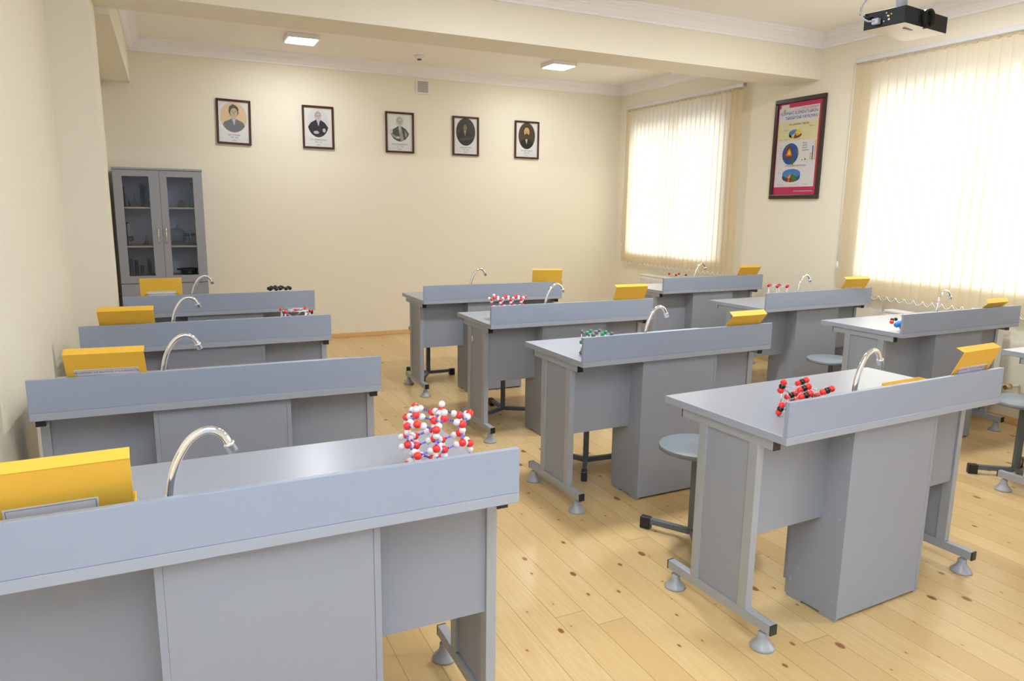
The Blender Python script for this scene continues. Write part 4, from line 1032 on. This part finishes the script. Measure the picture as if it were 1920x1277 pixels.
ware('measuring_cylinder', cylp(0.215, 0.020), -0.200, 1.430, 'tall glass cylinder on the left half of the cabinet top shelf', 'glass cylinder', y=7.88)
ware('round_flask', rflask(0.200, 0.036), -0.168, 1.430, 'tall long-necked round flask behind the left cabinet door, top shelf', 'glass flask')
ware('conical_flask', erl(0.10, 0.022), -0.212, 1.430, 'small conical flask in front of the tall cylinder on the cabinet top shelf', 'glass flask', y=7.74)
sl = ware('spirit_lamp', [(0, 0.0), (0.028, 0.0), (0.038, 0.03), (0.036, 0.042), (0.014, 0.055), (0.014, 0.066), (0, 0.066)], 0.138, 1.430, 'squat glass spirit lamp behind the right cabinet door, top shelf', 'spirit lamp')
MB().lathe([(0, 0.067), (0.012, 0.067), (0.010, 0.095), (0, 0.097)], 16).build('lamp_cap', M['shelf'], sl)
bt = ware('tall_bottle', [(0, 0), (0.028, 0), (0.030, 0.01), (0.028, 0.07), (0.012, 0.13), (0.012, 0.22), (0.02, 0.235), (0, 0.235)], 0.238, 1.430, 'tall glass bottle with a green ball at its foot inside the cabinet', 'glass bottle')
tag(MB().ball((0.232, 7.74, 1.444), 0.0135, 2).build('green_ball', mat('bright_green', (0.18, 0.75, 0.05), 0.3)), 'bright green ball on the cabinet top shelf', 'ball')
rs = MB().lathe([(0, 0), (0.022, 0), (0.022, 0.004), (0.004, 0.006), (0.004, 0.205), (0, 0.206)], 14).build('retort_stand', M['steel']); rs.location = (-0.350, 7.82, 1.0685); tag(rs, 'metal rod stand with dark clamp, left on the cabinet middle shelf', 'stand')
MB().box(-0.012, 0.022, -0.006, 0.006, 0.205, 0.213, 0.001).build('clamp', M['black'], rs)
ware('glass_cup', [(0, 0), (0.016, 0), (0.004, 0.012), (0.004, 0.03), (0.024, 0.05), (0.026, 0.085), (0.024, 0.085), (0.02, 0.052), (0, 0.034)], -0.320, 1.068, 'stemmed glass cup at the left of the cabinet middle shelf', 'glass cup')
ware('glass_dish', [(0, 0), (0.045, 0), (0.055, 0.012), (0.052, 0.012), (0.043, 0.003), (0, 0.003)], -0.245, 1.068, 'low round glass dish on the cabinet middle shelf', 'glass dish')
ware('conical_flask', erl(0.085, 0.026), -0.190, 1.068, 'small conical flask beside the glass dish on the cabinet middle shelf', 'glass flask')
ds = ware('desiccator', [(0, 0), (0.045, 0), (0.052, 0.02), (0.065, 0.05), (0.067, 0.105), (0.078, 0.112), (0.078, 0.118), (0.0, 0.118)], 0.082, 1.068, 'large lidded glass desiccator on the cabinet middle shelf', 'glass jar', y=7.82)
MB().lathe([(0.078, 0.120), (0.070, 0.135), (0.045, 0.158), (0.014, 0.168), (0.011, 0.182), (0.018, 0.195), (0, 0.198)], 22).build('lid', M['labglass'], ds)
for x_, lb in ((0.172, 'small glass jar beside the desiccator in the cabinet'), (0.226, 'dark-topped glass jar at the right end of the cabinet middle shelf')):
    j = ware('glass_jar', [(0, 0), (0.021, 0), (0.022, 0.005), (0.022, 0.08), (0.016, 0.09), (0, 0.09)], x_, 1.068, lb, 'glass jar', y=7.78)
    MB().lathe([(0, 0.091), (0.020, 0.091), (0.021, 0.108), (0.012, 0.112), (0, 0.113)], 16).build('lid', M['ballgrey'], j)
for x_, h_, lb in ((-0.338, 0.165, 'leftmost glass cylinder on the cabinet bottom glass shelf'), (-0.292, 0.150, 'second glass cylinder from the left on the cabinet bottom glass shelf'), (-0.180, 0.165, 'third tall glass cylinder, nearest the cabinet centre on the bottom glass shelf'), (-0.245, 0.10, 'short glass cylinder in the middle behind the left cabinet door')):
    ware('measuring_cylinder', cylp(h_, 0.017), x_, 0.775, lb, 'glass cylinder')
mo = MB().lathe([(0, 0), (0.055, 0), (0.068, 0.01), (0.080, 0.055), (0.084, 0.062), (0.078, 0.062), (0.062, 0.014), (0, 0.010)], 28).build('enamel_bowl', mat('dark_green_enamel', (0.05, 0.065, 0.055), 0.3)); mo.location = (0.168, 7.80, 0.7755); tag(mo, 'dark green bowl with a handle on the lowest glass shelf of the cabinet', 'bowl')
MB().cyl((-0.078, 0, 0.052), (-0.108, -0.01, 0.056), 0.007, 10).build('handle', M['black'], mo)
MB().cyl((0.0, -0.066, 0.024), (0.0, -0.083, 0.026), 0.012, 12).build('knob', M['black'], mo)

# ------------------------------------------------------------------ projector hanging from the ceiling
PC = Vector((3.625, 2.772, 2.466)); ang = -1.44
e2 = Vector((-math.sin(ang), math.cos(ang), 0))           # along the lens face
pr = empty('projector', PC, math.atan2(e2.y, e2.x), 'black projector with a pale cover hanging from the ceiling at the top right', 'projector')
pwid, pdep, phh = 0.430, 0.235, 0.090
bd = MB().box(0, pwid, 0, pdep, 0.002, phh, 0.003)
bd.build('projector_body', M['projblack'], pr)
# pale cover, slightly bulging, facing down
t = bmesh.new(); nx, ny = 12, 8; gr_ = []
for i in range(nx + 1):
    row = []
    for j in range(ny + 1):
        u, w_ = i / nx, j / ny; row.append(t.verts.new((u * pwid, w_ * pdep, 0.0015 - 0.016 * math.sin(PI * u) * math.sin(PI * w_))))
    gr_.append(row)
for i in range(nx):
    for j in range(ny): t.faces.new((gr_[i][j], gr_[i][j + 1], gr_[i + 1][j + 1], gr_[i + 1][j])).smooth = True
cv = MB(); cv.add(t); cv.build('pale_cover', M['projbeige'], pr)
MB().box(0.085, 0.165, 0.045, 0.058, -0.0085, -0.0065).build('cover_slot', M['black'], pr)
rg = Matrix.Translation((0.205, 0.02, 0.047)) @ Matrix.Rotation(PI / 2, 4, 'X')
MB().lathe([(0.036, 0), (0.048, 0.0), (0.050, 0.045), (0.044, 0.047), (0.038, 0.030), (0.034, 0.012)], 30, rg).build('lens_ring', M['projblack'], pr)
MB().lathe([(0, 0.020), (0.020, 0.017), (0.034, 0.006), (0.036, 0)], 30, rg).build('lens', M['lens'], pr)
vb = MB()
for k in range(12): vb.box(0.02 + k * 0.009, 0.024 + k * 0.009, -0.0012, 0.0, 0.015, 0.075)
for k in range(9): vb.box(0.345 + k * 0.009, 0.349 + k * 0.009, -0.0012, 0.0, 0.012, 0.078)
for k in range(14): vb.box(-0.0012, 0.0, 0.006, 0.055, 0.010 + k * 0.0055, 0.0125 + k * 0.0055)
for k in range(10): vb.box(-0.0012, 0.0, 0.185 + k * 0.0045, 0.187 + k * 0.0045, 0.012, 0.076)
vb.build('vent_grille', mat('grille_charcoal', (0.035, 0.038, 0.05), 0.6, spec=0.25), pr)
po_ = MB()
for y_, z_, w_ in ((0.075, 0.06, 0.006), (0.085, 0.035, 0.010), (0.095, 0.055, 0.007), (0.115, 0.03, 0.006), (0.105, 0.068, 0.004)): po_.box(-0.0025, 0, y_, y_ + w_, z_ - w_ / 2, z_ + w_ / 2, 0.0005)
po_.build('socket', M['rail'], pr)
MB().cyl((0, 0.092, 0.052), (-0.004, 0.092, 0.052), 0.0048, 10).build('socket', M['yellow'], pr, 'yellow round socket')
MB().cyl((0, 0.105, 0.070), (-0.004, 0.105, 0.070), 0.0045, 10).build('socket', M['ballgreen'], pr, 'green round socket')
MB().box(-0.030, -0.001, 0.135, 0.172, 0.018, 0.048, 0.003).build('cable_plug', M['vga'], pr)
MB().tube([(-0.028, 0.155, 0.034), (-0.040, 0.185, 0.036), (-0.045, 0.215, 0.055), (-0.043, 0.232, 0.09), (-0.035, 0.232, 0.13), (-0.01, 0.215, 0.17), (0.05, 0.17, 0.25), (0.11, 0.13, 0.40), (0.12, 0.12, 0.53)], 0.0048, 8).build('grey_cable', M['vga'], pr)
MB().tube([(-0.001, 0.18, 0.06), (-0.025, 0.205, 0.062), (-0.04, 0.236, 0.08), (-0.032, 0.24, 0.12), (0.0, 0.225, 0.17), (0.06, 0.175, 0.26), (0.115, 0.14, 0.40), (0.126, 0.128, 0.53)], 0.0036, 8).build('black_cable', M['black'], pr)
MB().cyl((0.16, 0.12, 0.11), (0.16, 0.12, 0.533), 0.030, 20).cyl((0.16, 0.12, 0.515), (0.16, 0.12, 0.533), 0.07, 24).build('ceiling_mount', mat('mount_pale_blue', (0.66, 0.72, 0.82), 0.4), pr)
MB().box(0.08, 0.24, 0.06, 0.18, 0.0905, 0.110, 0.003).build('mount_plate', M['projblack'], pr)
